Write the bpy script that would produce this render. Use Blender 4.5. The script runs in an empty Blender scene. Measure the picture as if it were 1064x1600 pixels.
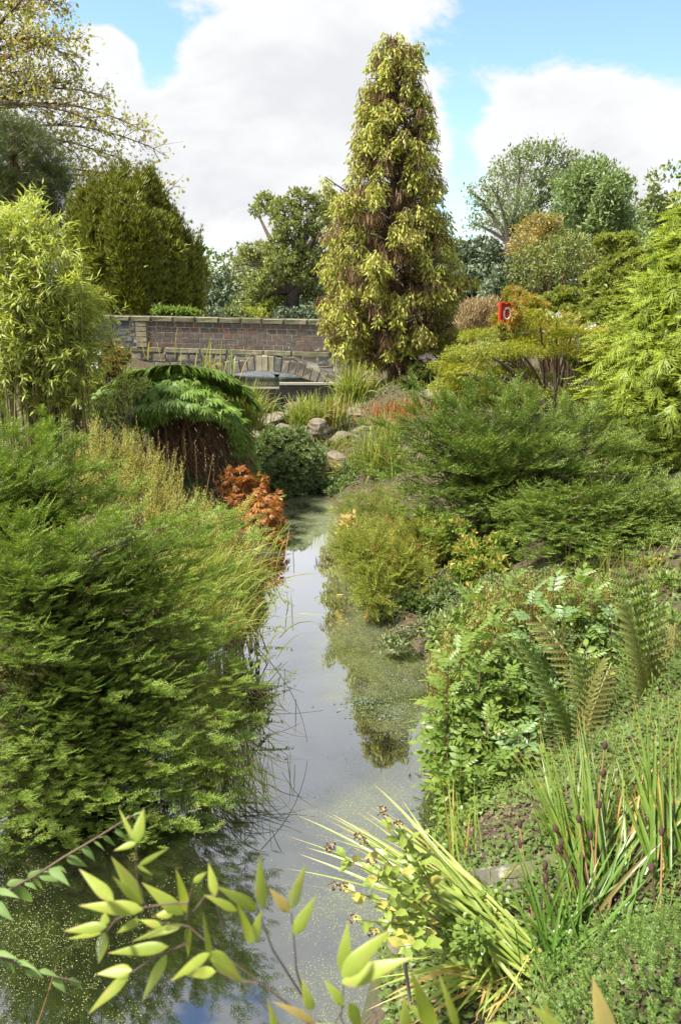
import bpy, math, random
import numpy as np
from mathutils import Vector, Matrix, Euler

# ------------------------------------------------------------------ camera, light, sky
scene = bpy.context.scene
COL = scene.collection
FPX, PITCH, CAMH = 1300.0, math.radians(14.2), 3.5
cam_d = bpy.data.cameras.new('camera')
cam = bpy.data.objects.new('camera', cam_d); COL.objects.link(cam)
cam.location = (0, 0, CAMH)
cam.rotation_euler = (math.radians(90) - PITCH, 0, 0)
cam_d.sensor_fit = 'VERTICAL'; cam_d.sensor_height = 23.6; cam_d.sensor_width = 15.7
cam_d.lens = FPX / 1600 * 23.6
cam_d.clip_start = 0.05; cam_d.clip_end = 6000
cam_d.dof.use_dof = True; cam_d.dof.focus_distance = 11.0; cam_d.dof.aperture_fstop = 5.0
scene.camera = cam

SUN_EL, SUN_AZ = math.radians(60), math.radians(258)     # azimuth clockwise from +Y (north)
world = bpy.data.worlds.new('World'); scene.world = world
world.use_nodes = True
SUN_STRENGTH, SKY_STRENGTH, EXPOSURE = 4.4, 0.13, 1.55
scene.view_settings.view_transform = 'Standard'
scene.view_settings.look = 'None'
scene.view_settings.exposure = EXPOSURE
scene.view_settings.gamma = 1
scene.view_settings.use_curve_mapping = False
scene.render.engine = 'CYCLES'
scene.cycles.max_bounces = 8; scene.cycles.diffuse_bounces = 3; scene.cycles.glossy_bounces = 3
scene.cycles.transmission_bounces = 4; scene.cycles.transparent_max_bounces = 6
scene.cycles.use_denoising = True
scene.cycles.sample_clamp_indirect = 6

sun_d = bpy.data.lights.new('sun', 'SUN')
sun_d.energy = SUN_STRENGTH; sun_d.angle = math.radians(6); sun_d.color = (1.0, 0.95, 0.86)
sun = bpy.data.objects.new('sun', sun_d); COL.objects.link(sun)
sdir = Vector((math.sin(SUN_AZ) * math.cos(SUN_EL), math.cos(SUN_AZ) * math.cos(SUN_EL), math.sin(SUN_EL)))
sun.rotation_euler = sdir.to_track_quat('Z', 'Y').to_euler()
sun.location = (0, -5, 30)

def pdir(px, py):
    x = (px - 532) / FPX; y = (py - 800) / FPX
    cp, sp = math.cos(PITCH), math.sin(PITCH)
    return Vector((x, cp - y * sp, -sp - y * cp))
def P(px, py, Y):
    d = pdir(px, py); t = Y / d.y
    return Vector((d.x * t, Y, CAMH + d.z * t))

class NT:
    def __init__(s, tree):
        s.t = tree; tree.nodes.clear()
    def n(s, typ, **kw):
        nd = s.t.nodes.new(typ)
        for k, v in kw.items():
            if k.startswith('i_'):
                key = k[2:]; key = int(key) if key.isdigit() else key
                nd.inputs[key].default_value = v
            else: setattr(nd, k, v)
        return nd
    def l(s, a, b): s.t.links.new(a, b)
    def val(s, sock, v):
        if hasattr(v, 'is_linked') or hasattr(v, 'links'): s.l(v, sock)
        else: sock.default_value = v
    def math(s, op, a, b=0.0, c=None, clamp=False):
        m = s.n('ShaderNodeMath', operation=op, use_clamp=clamp)
        s.val(m.inputs[0], a); s.val(m.inputs[1], b)
        if c is not None: s.val(m.inputs[2], c)
        return m.outputs[0]
    def mix(s, f, a, b):
        m = s.n('ShaderNodeMix', data_type='RGBA')
        s.val(m.inputs[0], f)
        s.val(m.inputs[6], a if not isinstance(a, tuple) else (*a[:3], 1))
        s.val(m.inputs[7], b if not isinstance(b, tuple) else (*b[:3], 1))
        return m.outputs[2]
    def ramp(s, f, pts, interp='LINEAR'):
        r = s.n('ShaderNodeValToRGB'); r.color_ramp.interpolation = interp
        e = r.color_ramp.elements
        while len(e) < len(pts): e.new(0.5)
        for k, (p, c) in enumerate(pts):
            e[k].position = p; e[k].color = (*c, 1) if isinstance(c, tuple) else (c, c, c, 1)
        s.val(r.inputs[0], f)
        return r.outputs[0]
    def noise(s, vec, scale, detail=4, rough=0.55, dist=0.0):
        m = s.n('ShaderNodeTexNoise'); m.inputs['Scale'].default_value = scale
        m.inputs['Detail'].default_value = detail; m.inputs['Roughness'].default_value = rough
        m.inputs['Distortion'].default_value = dist
        if vec is not None: s.l(vec, m.inputs['Vector'])
        return m.outputs[0]
    def smooth(s, v, a, b):
        m = s.n('ShaderNodeMapRange', interpolation_type='SMOOTHSTEP')
        s.val(m.inputs[0], v); m.inputs[1].default_value = a; m.inputs[2].default_value = b
        return m.outputs[0]

# sky: clear Nishita sky with broken cloud in front of it
w = NT(world.node_tree)
sky = w.n('ShaderNodeTexSky', sky_type='NISHITA', sun_disc=False, sun_elevation=SUN_EL, sun_rotation=SUN_AZ,
          air_density=1.0, dust_density=0.6, ozone_density=1.2)
tc = w.n('ShaderNodeTexCoord')
nrm = w.n('ShaderNodeVectorMath', operation='NORMALIZE'); w.l(tc.outputs['Generated'], nrm.inputs[0])
dv = nrm.outputs[0]
mp = w.n('ShaderNodeMapping'); mp.inputs['Scale'].default_value = (1, 1, 1.9); w.l(dv, mp.inputs[0])
mp.inputs['Location'].default_value = (0.37, 0.1, 0.22)
n1 = w.noise(mp.outputs[0], 3.6, 10, 0.60, 0.2)
n2 = w.noise(mp.outputs[0], 1.3, 3, 0.5)
def near(px, py, r0, r1, amp):
    d = pdir(px, py).normalized()
    v = w.n('ShaderNodeVectorMath', operation='DISTANCE'); w.l(dv, v.inputs[0]); v.inputs[1].default_value = d
    return w.math('MULTIPLY', w.smooth(v.outputs['Value'], r1, r0), amp)
cov = w.math('ADD', w.math('MULTIPLY', n1, 1.0), w.math('MULTIPLY', n2, 0.5))     # about 0.75 on average
for (px, py, r0, r1, amp) in [(930, 30, .06, .30, -.44), (800, 60, .02, .16, -.22), (1080, 120, .02, .16, -.26), (215, 30, .01, .12, -.32), (240, 105, .0, .06, -.30), (150, 50, .0, .07, -.20),
                              (260, 290, .02, .14, .25), (175, 85, .01, .045, .30), (375, 345, .01, .11, -.40), (330, 400, .0, .06, -.26), (520, 300, .0, .08, -.25), (735, 200, .0, .07, -.28), (715, 330, .0, .09, -.36), (1030, 290, .0, .08, -.34), (700, 400, 0, .06, -.25), (435, 98, .0, .012, -.3),
                              (500, 180, .1, .34, .17), (620, 60, .05, .22, .12), (330, 230, .02, .15, .1), (900, 235, .03, .17, .42), (1010, 225, .03, .14, .40), (830, 200, .02, .09, .2), (640, 330, .05, .3, .1), (420, 390, .02, .08, .12), (160, 88, .01, .05, .22)]:
    cov = w.math('ADD', cov, near(px, py, r0, r1, amp))
n4 = w.noise(mp.outputs[0], 15, 6, 0.6, 0.3)
cov = w.math('ADD', cov, w.math('MULTIPLY', w.math('SUBTRACT', n4, 0.5), 0.52))
mask = w.smooth(cov, 0.58, 0.73)
n3 = w.noise(mp.outputs[0], 3.4, 7, 0.55, 0.3)
shade = w.math('MULTIPLY', w.smooth(n3, 0.42, 0.58), w.smooth(cov, 0.72, 0.94))
ccol = w.mix(shade, (2.62, 2.64, 2.68), (2.22, 2.26, 2.34))
skyc = w.n('ShaderNodeVectorMath', operation='MULTIPLY'); w.l(sky.outputs[0], skyc.inputs[0]); skyc.inputs[1].default_value = (.64, .70, .74)
mixc = w.mix(mask, skyc.outputs[0], ccol)
bg = w.n('ShaderNodeBackground'); w.l(mixc, bg.inputs[0]); bg.inputs[1].default_value = SKY_STRENGTH
ow = w.n('ShaderNodeOutputWorld'); w.l(bg.outputs[0], ow.inputs[0])

# ------------------------------------------------------------------ helpers
def new_mat(name):
    m = bpy.data.materials.new(name); m.use_nodes = True
    return m, NT(m.node_tree)

def leafmat(name, A, B, tip=None, dead=(0.16, 0.09, 0.035), tipamt=0.6, trans=0.3, rough=0.5, patch=0.5, spec=0.35, spots=0):
    m, t = new_mat(name)
    at = t.n('ShaderNodeAttribute', attribute_name='tint')
    sx = t.n('ShaderNodeSeparateXYZ'); t.l(at.outputs['Vector'], sx.inputs[0])
    tc = t.n('ShaderNodeTexCoord')
    nz = t.noise(tc.outputs['Object'], 1.6, 3)
    f = t.math('ADD', t.math('MULTIPLY', sx.outputs[0], 1 - patch), t.math('MULTIPLY', t.smooth(nz, 0.35, 0.65), patch))
    c = t.mix(f, A, B)
    if tip: c = t.mix(t.math('MULTIPLY', sx.outputs[1], tipamt), c, tip)
    c = t.mix(sx.outputs[2], c, dead)
    if spots:
        sn = t.noise(tc.outputs['Object'], spots, 5, .7); c = t.mix(t.math('MULTIPLY', t.smooth(sn, .57, .66), .6), c, dead); vn = t.noise(tc.outputs['Object'], spots * .35, 3, .6); hs = t.n('ShaderNodeHueSaturation'); t.l(c, hs.inputs['Color']); t.l(t.math('ADD', t.math('MULTIPLY', vn, .7), .65), hs.inputs['Value']); c = hs.outputs[0]
    p = t.n('ShaderNodeBsdfPrincipled'); t.l(c, p.inputs['Base Color']); p.inputs['Roughness'].default_value = rough
    p.inputs['Specular IOR Level'].default_value = spec
    o = t.n('ShaderNodeOutputMaterial')
    if trans > 0:
        tr = t.n('ShaderNodeBsdfTranslucent')
        vm = t.n('ShaderNodeVectorMath', operation='MULTIPLY'); t.l(c, vm.inputs[0]); vm.inputs[1].default_value = (1.25, 1.3, 0.6)
        t.l(vm.outputs[0], tr.inputs[0])
        ms = t.n('ShaderNodeMixShader'); ms.inputs[0].default_value = trans
        t.l(p.outputs[0], ms.inputs[1]); t.l(tr.outputs[0], ms.inputs[2]); t.l(ms.outputs[0], o.inputs[0])
    else: t.l(p.outputs[0], o.inputs[0])
    return m

def barkmat(name, A, B, scale=8, rough=0.85, stretch=0.25):
    m, t = new_mat(name)
    tc = t.n('ShaderNodeTexCoord'); mpn = t.n('ShaderNodeMapping'); mpn.inputs['Scale'].default_value = (1, 1, stretch)
    t.l(tc.outputs['Object'], mpn.inputs[0])
    nz = t.noise(mpn.outputs[0], scale, 5, 0.65)
    c = t.mix(t.smooth(nz, 0.35, 0.65), A, B)
    p = t.n('ShaderNodeBsdfPrincipled'); t.l(c, p.inputs['Base Color']); p.inputs['Roughness'].default_value = rough
    bp = t.n('ShaderNodeBump'); bp.inputs['Strength'].default_value = 0.6; bp.inputs['Distance'].default_value = 0.02
    t.l(nz, bp.inputs['Height']); t.l(bp.outputs[0], p.inputs['Normal'])
    o = t.n('ShaderNodeOutputMaterial'); t.l(p.outputs[0], o.inputs[0])
    return m

RNG = np.random.RandomState(7)
def nrmz(v): return v / np.maximum(np.linalg.norm(v, axis=-1, keepdims=True), 1e-9)
def rsph(n, rng): return nrmz(rng.normal(size=(n, 3)))
Z = np.array([0, 0, 1.0])

class MB:
    def __init__(s): s.v, s.t, s.c, s.m, s.n = [], [], [], [], 0
    def add(s, v, t, c, mi=0):
        v = np.asarray(v, float).reshape(-1, 3); t = np.asarray(t, int).reshape(-1, 3)
        c = np.broadcast_to(np.asarray(c, float), (len(v), 3))
        s.v.append(v); s.t.append(t + s.n); s.c.append(c); s.m.append(np.full(len(t), mi, int)); s.n += len(v)
    def scatter(s, tpl, pos, d, n, sc, rnd=None, alt=None, mi=0, rng=RNG, tipv=None):
        tv, tt, tip = tpl
        N = len(pos)
        if N == 0: return
        d = nrmz(d); sd = nrmz(np.cross(d, n)); n2 = np.cross(sd, d)
        sc = np.asarray(sc, float)
        if sc.ndim < 2: sc = np.repeat(np.broadcast_to(sc, (N,))[:, None], 3, 1)
        q = tv[None] * sc[:, None, :]
        V = pos[:, None] + q[..., 0:1] * sd[:, None] + q[..., 1:2] * d[:, None] + q[..., 2:3] * n2[:, None]
        k = len(tv)
        T = tt[None] + (np.arange(N) * k)[:, None, None]
        if rnd is None: rnd = rng.rand(N)
        if alt is None: alt = np.zeros(N)
        C = np.empty((N, k, 3)); C[..., 0] = rnd[:, None]; C[..., 2] = np.asarray(alt)[:, None]
        C[..., 1] = tip[None] if tipv is None else tip[None] * tipv[:, None]
        s.add(V.reshape(-1, 3), T.reshape(-1, 3), C.reshape(-1, 3), mi)
    def tube(s, pts, rad, sides=5, c=(0.5, 0, 0), mi=0, cap=False):
        pts = np.asarray(pts, float); n = len(pts); rad = np.broadcast_to(rad, (n,))
        tg = nrmz(np.gradient(pts, axis=0))
        ref = np.where(np.abs(tg[:, 2:3]) > 0.9, np.array([[1.0, 0, 0]]), np.array([[0, 0, 1.0]]))
        a = nrmz(np.cross(tg, ref)); b = np.cross(tg, a)
        th = np.arange(sides) * 2 * math.pi / sides
        V = pts[:, None] + rad[:, None, None] * (np.cos(th)[None, :, None] * a[:, None] + np.sin(th)[None, :, None] * b[:, None])
        i = np.arange(n - 1)[:, None]; j = np.arange(sides)[None]; j2 = (j + 1) % sides
        A = i * sides + j; B = i * sides + j2; Cc = (i + 1) * sides + j2; D = (i + 1) * sides + j
        T = np.concatenate([np.stack([A, B, Cc], -1).reshape(-1, 3), np.stack([A, Cc, D], -1).reshape(-1, 3)])
        V = V.reshape(-1, 3)
        if cap:
            V = np.vstack([V, pts[-1:]]); e = (n - 1) * sides; k = len(V) - 1
            T = np.vstack([T, [[e + q, e + (q + 1) % sides, k] for q in range(sides)]])
        s.add(V, T, c, mi)
    def mesh(s, name, mats, smooth=False):
        me = bpy.data.meshes.new(name)
        if s.n:
            v = np.concatenate(s.v); t = np.concatenate(s.t); c = np.concatenate(s.c); m = np.concatenate(s.m)
            me.vertices.add(len(v)); me.vertices.foreach_set('co', v.astype('f').ravel())
            me.loops.add(len(t) * 3); me.loops.foreach_set('vertex_index', t.astype('i').ravel())
            me.polygons.add(len(t)); me.polygons.foreach_set('loop_start', (np.arange(len(t)) * 3).astype('i'))
            me.polygons.foreach_set('material_index', m.astype('i'))
            me.polygons.foreach_set('use_smooth', np.full(len(t), smooth))
            a = me.attributes.new('tint', 'FLOAT_VECTOR', 'POINT'); a.data.foreach_set('vector', c.astype('f').ravel())
            me.update(); me.validate()
        for x in (mats if isinstance(mats, (list, tuple)) else [mats]): me.materials.append(x)
        return me
    def build(s, name, mats, parent=None, smooth=False, stuff=False, loc=None):
        o = bpy.data.objects.new(name, s.mesh(name, mats, smooth)); COL.objects.link(o)
        if parent is not None:
            o.parent = parent
            o.matrix_parent_inverse = Matrix.Identity(4)
            o.location = -parent.location        # geometry given in world coordinates
        if stuff: o['kind'] = 'stuff'
        return o

def tag(o, label, cat, group=None, kind=None):
    o['label'] = label; o['category'] = cat
    if group: o['group'] = group
    if kind: o['kind'] = kind
    return o
def thing(name, loc, label, cat, group=None):
    o = bpy.data.objects.new(name, None); COL.objects.link(o); o.location = loc
    o.empty_display_size = 0.1
    return tag(o, label, cat, group)
def structure(o): o['kind'] = 'structure'; return o

def bez(a, b, c, n=8):
    a, b, c = (np.asarray(x, float) for x in (a, b, c)); t = np.linspace(0, 1, n)[:, None]
    return (1 - t) ** 2 * a + 2 * t * (1 - t) * b + t ** 2 * c

# ---- leaf templates: (verts, tris, tip), length axis +Y, normal +Z
def T_leaf(w=0.4, fold=0.1, droop=0.0):
    v = np.array([[0, 0, 0], [-w / 2, .45, -fold], [w / 2, .45, -fold], [0, 1, -droop]])
    t = np.array([[0, 2, 3], [0, 3, 1]]); return v, t, np.array([0, .5, .5, 1.0])
def T_oval(w=0.5, fold=0.06, droop=0.12):
    v = np.array([[0, 0, 0], [-w / 2 * .8, .28, fold], [w / 2 * .8, .28, fold], [-w / 2 * .85, .62, fold - droop * .4], [w / 2 * .85, .62, fold - droop * .4], [0, 1, -droop], [0, .45, 0]])
    t = np.array([[0, 2, 6], [2, 4, 6], [4, 5, 6], [5, 3, 6], [3, 1, 6], [1, 0, 6]]); return v, t, np.array([0, .3, .3, .7, .7, 1, .4])
def merge(parts):
    V, T, Cc, n = [], [], [], 0
    for v, t, c in parts: V.append(v); T.append(t + n); Cc.append(c); n += len(v)
    return np.concatenate(V), np.concatenate(T), np.concatenate(Cc)
def place(tpl, p, d, n, s):
    v, t, c = tpl; d = np.asarray(d, float); d = d / np.linalg.norm(d)
    sd = np.cross(d, n); sd = sd / np.linalg.norm(sd); n2 = np.cross(sd, d)
    v = v * s
    return np.asarray(p) + v[:, 0:1] * sd + v[:, 1:2] * d + v[:, 2:3] * n2, t, c
def sliver(p, d, L, wd, roll, c0, c1):
    p = np.asarray(p, float); d = np.asarray(d, float); d = d / np.linalg.norm(d)
    s = np.cross(d, np.array([math.sin(roll), 0.01, math.cos(roll)])); s = s / (np.linalg.norm(s) + 1e-9) * wd
    return np.array([p - s, p + s, p + d * L]), np.array([[0, 1, 2]]), np.array([c0, c0, c1])
def T_juniper(seed, ns=7, nn=3, ww=0.020, lift=0.16, ang=0.85):
    r = np.random.RandomState(seed); parts = []
    curve = lambda t: np.array([0, t, lift * t * t])
    parts.append(sliver(curve(0), (0, 1, lift * .5), .9, 0.012, 0, 0, .6))
    for i in range(ns):
        for sg in (-1, 1):
            t = .06 + .9 * (i + .5 * r.rand()) / ns
            L = (.42 - .30 * t) * (.75 + .5 * r.rand())
            a = ang * (.8 + .4 * r.rand()) * sg; up = .1 + .35 * r.rand()
            d = np.array([math.sin(a), math.cos(a), up * .6]); d /= np.linalg.norm(d)
            p = curve(t); parts.append(sliver(p, d, L, ww, r.rand() * 3, .1 + .3 * t, .5 + .5 * t))
            for k in range(nn):
                u = (k + .3 + r.rand() * .5) / nn; a2 = a + (1 if k % 2 else -1) * (.55 + .4 * r.rand())
                d2 = np.array([math.sin(a2), math.cos(a2), .1 + .5 * r.rand()])
                parts.append(sliver(p + d * L * u, d2, L * .38 * (1.2 - .5 * u), ww * .95, r.rand() * 3, .3 + .3 * t, .7 + .3 * t))
    return merge(parts)
def T_fan(seed, nf=7, hang=0.35, ww=0.052, sub=1):
    """flat drooping scale-leaf spray: a hand of fingers that bend down at the tips"""
    r = np.random.RandomState(seed); parts = []
    for i in range(nf):
        a = (i / (nf - 1) - .5) * 1.7 + r.normal() * .08; L = (1 - .35 * abs(a)) * (.8 + .3 * r.rand())
        d = np.array([math.sin(a), math.cos(a), 0]); s = np.array([math.cos(a), -math.sin(a), 0])
        z = lambda u: -hang * u * u * (1 + .2 * r.rand())
        p = [d * L * u + np.array([0, 0, z(u)]) for u in (.05, .5, .8, 1.0)]
        wds = [ww * .6, ww, ww * .75]
        v = [];
        for q in range(3): v += [p[q] - s * wds[q], p[q] + s * wds[q]]
        v.append(p[3]); v = np.array(v)
        parts.append((v, np.array([[0, 1, 3], [0, 3, 2], [2, 3, 5], [2, 5, 4], [4, 5, 6]]), np.array([0, 0, .5, .5, .8, .8, 1])))
        for k in range(sub):
            u = .35 + .4 * r.rand(); a2 = a + (1 if k % 2 else -1) * .6
            parts.append(sliver(d * L * u + np.array([0, 0, z(u)]), (math.sin(a2), math.cos(a2), -hang * .8), L * .38, ww * .7, 0, .5, 1))
    return merge(parts)
def T_bunch(seed, n=14, L=(.5, 1), cone=0.9, leaf=None, droop=0.0):
    r = np.random.RandomState(seed); parts = []; leaf = leaf or T_leaf(.3)
    for i in range(n):
        th = r.rand() * 6.283; c = cone * math.sqrt(r.rand())
        d = np.array([math.cos(th) * math.sin(c), math.cos(c), math.sin(th) * math.sin(c)])
        parts.append(place(leaf, d * .1 * r.rand(), d, rsph(1, r)[0], L[0] + (L[1] - L[0]) * r.rand()))
    return merge(parts)
def T_tuft(seed, n=12, fall=0.9):
    """bunch that springs out then hangs (world-down along -Y of the template frame)"""
    r = np.random.RandomState(seed); parts = []
    for i in range(n):
        th = r.rand() * 6.283; o = np.array([math.cos(th), 0, math.sin(th)]); sp = .25 + .35 * r.rand(); L = .6 + .5 * r.rand()
        s = np.array([-math.sin(th), 0, math.cos(th)]) * .085
        p0 = o * .05; p1 = o * sp + np.array([0, .12, 0]); p2 = o * (sp + .16) + np.array([0, .12 - L * .45, 0]); p3 = o * (sp + .1) + np.array([0, .12 - L * fall, 0])
        v = np.array([p0, p1 - s, p1 + s, p2 - s * .8, p2 + s * .8, p3])
        parts.append((v, np.array([[0, 1, 2], [1, 3, 4], [1, 4, 2], [3, 5, 4]]), np.array([0, .7, .7, 1, 1, .6])))
    return merge(parts)
def T_compound(pairs=4, w=0.42, droop=0.25, ls=0.36):
    parts = []; lf = T_oval(w, .03, .1)
    n = 8; ts = np.linspace(0, 1, n); z = lambda t: -droop * t * t
    for i in range(n - 1):
        a = np.array([0, ts[i], z(ts[i])]); b = np.array([0, ts[i + 1], z(ts[i + 1])]); s = np.array([.008, 0, 0])
        parts.append((np.array([a - s, a + s, b + s, b - s]), np.array([[0, 1, 2], [0, 2, 3]]), np.zeros(4)))
    for i in range(pairs):
        t = .28 + .66 * i / pairs
        for sg in (-1, 1):
            parts.append(place(lf, (0, t, z(t)), (sg * 1.0, .55, -droop * .8), (0, 0, 1), ls * (1 - .15 * abs(i - pairs / 2) / pairs)))
    parts.append(place(lf, (0, .94, z(.94)), (0, 1, -.4), (0, 0, 1), ls))
    return merge(parts)
def T_fern(n=30, droop=0.35):
    parts = []
    z = lambda t: -droop * t ** 2.2
    ts = np.linspace(0, 1, 12)
    for i in range(11):
        a = np.array([0, ts[i], z(ts[i])]); b = np.array([0, ts[i + 1], z(ts[i + 1])]); s = np.array([.006, 0, 0])
        parts.append((np.array([a - s, a + s, b + s, b - s]), np.array([[0, 1, 2], [0, 2, 3]]), np.zeros(4)))
    for i in range(n):
        t = .12 + .87 * i / n; L = (.185 * math.sin(math.pi * (.22 + .78 * (1 - t)) ** .9) + .015) * (1.15 - .5 * t)
        for sg in (-1, 1):
            d = np.array([sg * 1.0, .45, -.12]); d /= np.linalg.norm(d); e = np.array([-d[1], d[0], 0]) * sg
            p = np.array([0, t, z(t)]); m = 7; wd = .86 / n * .5
            for k in range(m):
                u0, u1 = k / m, (k + 1.15) / m; w1 = wd * (1 - .75 * u0)
                a_ = p + d * L * u0; b_ = p + d * L * u1 - np.array([0, 0, .02 * u1])
                parts.append((np.array([a_, (a_ + b_) / 2 + e * w1 * 1.5 + d * L * .04, b_, (a_ + b_) / 2 - e * w1 * 1.5 + d * L * .04]), np.array([[0, 1, 2], [0, 2, 3]]), np.array([.2, .5, .5, .8]) * (.4 + .6 * u0)))
    return merge(parts)
def T_clump(seed, n=21):
    r = np.random.RandomState(seed); parts = []
    for i in range(n):
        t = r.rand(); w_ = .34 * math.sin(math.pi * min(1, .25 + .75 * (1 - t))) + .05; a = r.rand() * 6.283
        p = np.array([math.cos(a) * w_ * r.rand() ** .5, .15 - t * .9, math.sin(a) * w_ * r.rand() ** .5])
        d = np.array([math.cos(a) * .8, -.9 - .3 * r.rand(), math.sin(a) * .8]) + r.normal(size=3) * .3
        v, tt, c = place(T_leaf(.36, .10), p, d, rsph(1, r)[0], .26 + .18 * r.rand()); parts.append((v, tt, c * 0 + (.35 + .65 * (1 - t) * r.rand())))  # upper leaves take more tip colour: light from above put into the tint
    return merge(parts)
LEAF = T_leaf(.42); LEAFW = T_leaf(.62, .08); LANCE = T_leaf(.17, .02, .12); OVAL = T_oval()
JUN = [T_juniper(s) for s in (1, 2, 3)]
JUNFAR = [T_juniper(s, 6, 3, .024) for s in (4, 5)]
FAN = [T_fan(s) for s in (1, 2, 3)]
FANF = [T_fan(s, 11, .32, .030, 2) for s in (7, 8)]
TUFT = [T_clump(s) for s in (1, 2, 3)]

def blades(mb, base, tipoff, arch, width, segs=5, rng=RNG, rnd=None, alt=None, mi=0, nrm=None):
    """curved strap leaves: base (N,3), tipoff (N,3) chord, arch (N,) lift of the middle"""
    N = len(base); ts = np.linspace(0, 1, segs + 1)
    ctrl = base + tipoff * .45 + Z * arch[:, None]
    side = nrmz(np.cross(tipoff + np.array([0, 0, 1e-3]), rsph(N, rng) * .5 + Z * .2 + nrmz(tipoff * np.array([1, 1, 0]) + 1e-4)))
    V = []; tipc = []
    for t in ts:
        c = (1 - t) ** 2 * base + 2 * t * (1 - t) * ctrl + t * t * (base + tipoff)
        wd = width * (0.7 + .3 * min(1, t * 4)) * (1 - max(0, (t - .35) / .65) ** 1.6) if t < 1 else width * 0.04
        V += [c - side * wd[:, None] / 2, c + side * wd[:, None] / 2] if hasattr(wd, 'shape') else [c, c]
        tipc += [t, t]
    V = np.stack(V, 1); k = V.shape[1]
    tt = []
    for i in range(segs): a = 2 * i; tt += [[a, a + 1, a + 3], [a, a + 3, a + 2]]
    tt = np.array(tt); T = tt[None] + (np.arange(N) * k)[:, None, None]
    C = np.empty((N, k, 3)); C[..., 0] = (rng.rand(N) if rnd is None else rnd)[:, None]; C[..., 1] = np.array(tipc)[None]; C[..., 2] = (np.zeros(N) if alt is None else alt)[:, None]
    mb.add(V.reshape(-1, 3), T.reshape(-1, 3), C.reshape(-1, 3), mi)
# ------------------------------------------------------------------ terrain and water
def G0(px, py, z=0.0):
    d = pdir(px, py); t = (z - CAMH) / d.z
    return d.x * t, d.y * t
EL = [(-3.0, -3.4), (3.5, -3.2), (4.6, -2.9), (5.4, -2.2), (6.0, -1.65), (7.5, -1.35), (9.0, -1.25), (10.6, -1.22), (11.7, -.9), (13.2, -1.05), (15.2, -1.25),
      (16.5, -2.0), (18.5, -2.2), (20.5, -2.5), (24, -4.2), (26, -4.9), (34, -5.5), (38, -9), (46, -34), (66, -45), (70, 30)]
ER = [(-3.0, -.1), (3.4, .10), (4.3, .30), (4.9, .70), (5.7, .85), (7.5, .95), (9.0, .45), (11.4, .08), (15.0, -.22), (16.5, -1.3), (18.5, -1.0), (20.5, -.8),
      (24, .3), (26, 0.9), (30, 2.2), (36, 4.0), (46, 6), (66, 8), (70, -50)]
elx = np.array(EL); erx = np.array(ER)
def sst(x, a, b):
    t = np.clip((x - a) / (b - a), 0, 1); return t * t * (3 - 2 * t)
def hashn(x, y):
    return (np.sin(x * 1.7 + np.sin(y * 2.3) * 1.3) * np.cos(y * 1.9 + np.sin(x * 1.1)) * .5 + np.sin(x * 5.1 + y * 3.3) * np.sin(y * 4.7 - x * 2.9) * .25)
def H(x, y):
    x = np.asarray(x, float); y = np.asarray(y, float)
    xl = np.interp(y, elx[:, 0], elx[:, 1]); xr = np.interp(y, erx[:, 0], erx[:, 1])
    d = np.maximum(xl - x, x - xr)
    right = x > (xl + xr) / 2
    water = np.where(y < 15.6, 0.0, np.where(y < 23.9, .75 * sst(y, 15.6, 20.5), 1.17))
    slope = np.where(right, np.interp(y, [2, 5, 7, 12, 16, 24, 40], [.78, .62, .35, .22, .30, .35, .12]), np.interp(y, [2, 6, 12, 24, 40], [.25, .3, .3, .35, .12]))
    cap = np.where(right, np.interp(y, [2, 6, 12, 20, 30, 60, 100], [1.75, 1.25, 1.35, 1.5, 2.0, 2.0, 2.2]), np.interp(y, [3, 8, 13, 24, 34, 60, 100], [.9, 1.1, 1.7, 2.1, 2.0, 1.8, 2.2]))
    dd = np.maximum(d, 0)
    bank = water + .16 * sst(dd, 0, .25) + dd * slope
    bank = np.minimum(bank, cap + dd * .02)
    bed = water - .55 * sst(-d, 0, .5) - .02
    bed = np.where((y > 15.6) & (y < 20.4), water - .05, bed)
    z = np.where(d > 0, bank, bed)
    z = z + np.where(d > 0, hashn(x, y) * .05 * sst(dd, 0, .4), 0)
    far = sst(np.hypot(x, y), 110, 600); z = z + far * 6
    return z
def GH(x, y): return float(H(x, y))
def G(px, py, y0=1.0, y1=120):
    d = pdir(px, py)
    for Y in np.arange(y0, y1, .04):
        t = Y / d.y
        if CAMH + d.z * t <= GH(d.x * t, Y): return Vector((d.x * t, Y, GH(d.x * t, Y)))
    return P(px, py, y1)

def axis(fine, lo, hi, step, grow):
    a = list(np.arange(fine[0], fine[1], step)); s = step; x = fine[1]
    while x < hi: a.append(x); s *= grow; x += s
    s = step; x = fine[0]
    while x > lo: s *= grow; x -= s; a.insert(0, x)
    return np.array(a)
xs = axis((-6, 6), -1500, 1500, .27, 1.18); ys = axis((-1, 27), -600, 3000, .27, 1.14)
X, Yg = np.meshgrid(xs, ys); Zg = H(X, Yg)
nx, ny = len(xs), len(ys)
i, j = np.meshgrid(np.arange(nx - 1), np.arange(ny - 1)); a = (j * nx + i).ravel()
tri = np.concatenate([np.stack([a, a + 1, a + nx + 1], 1), np.stack([a, a + nx + 1, a + nx], 1)])
mb = MB(); mb.add(np.stack([X.ravel(), Yg.ravel(), Zg.ravel()], 1), tri, (0, 0, 0))
m_soil, t = new_mat('soil')
tc = t.n('ShaderNodeTexCoord'); nz = t.noise(tc.outputs['Object'], 2.2, 8, .7); nz2 = t.noise(tc.outputs['Object'], 30, 5, .7)
vz = t.n('ShaderNodeTexVoronoi'); vz.inputs['Scale'].default_value = 45; t.l(tc.outputs['Object'], vz.inputs['Vector'])
c = t.mix(t.smooth(nz2, .35, .65), (.032, .024, .012), (.10, .07, .036))
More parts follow.
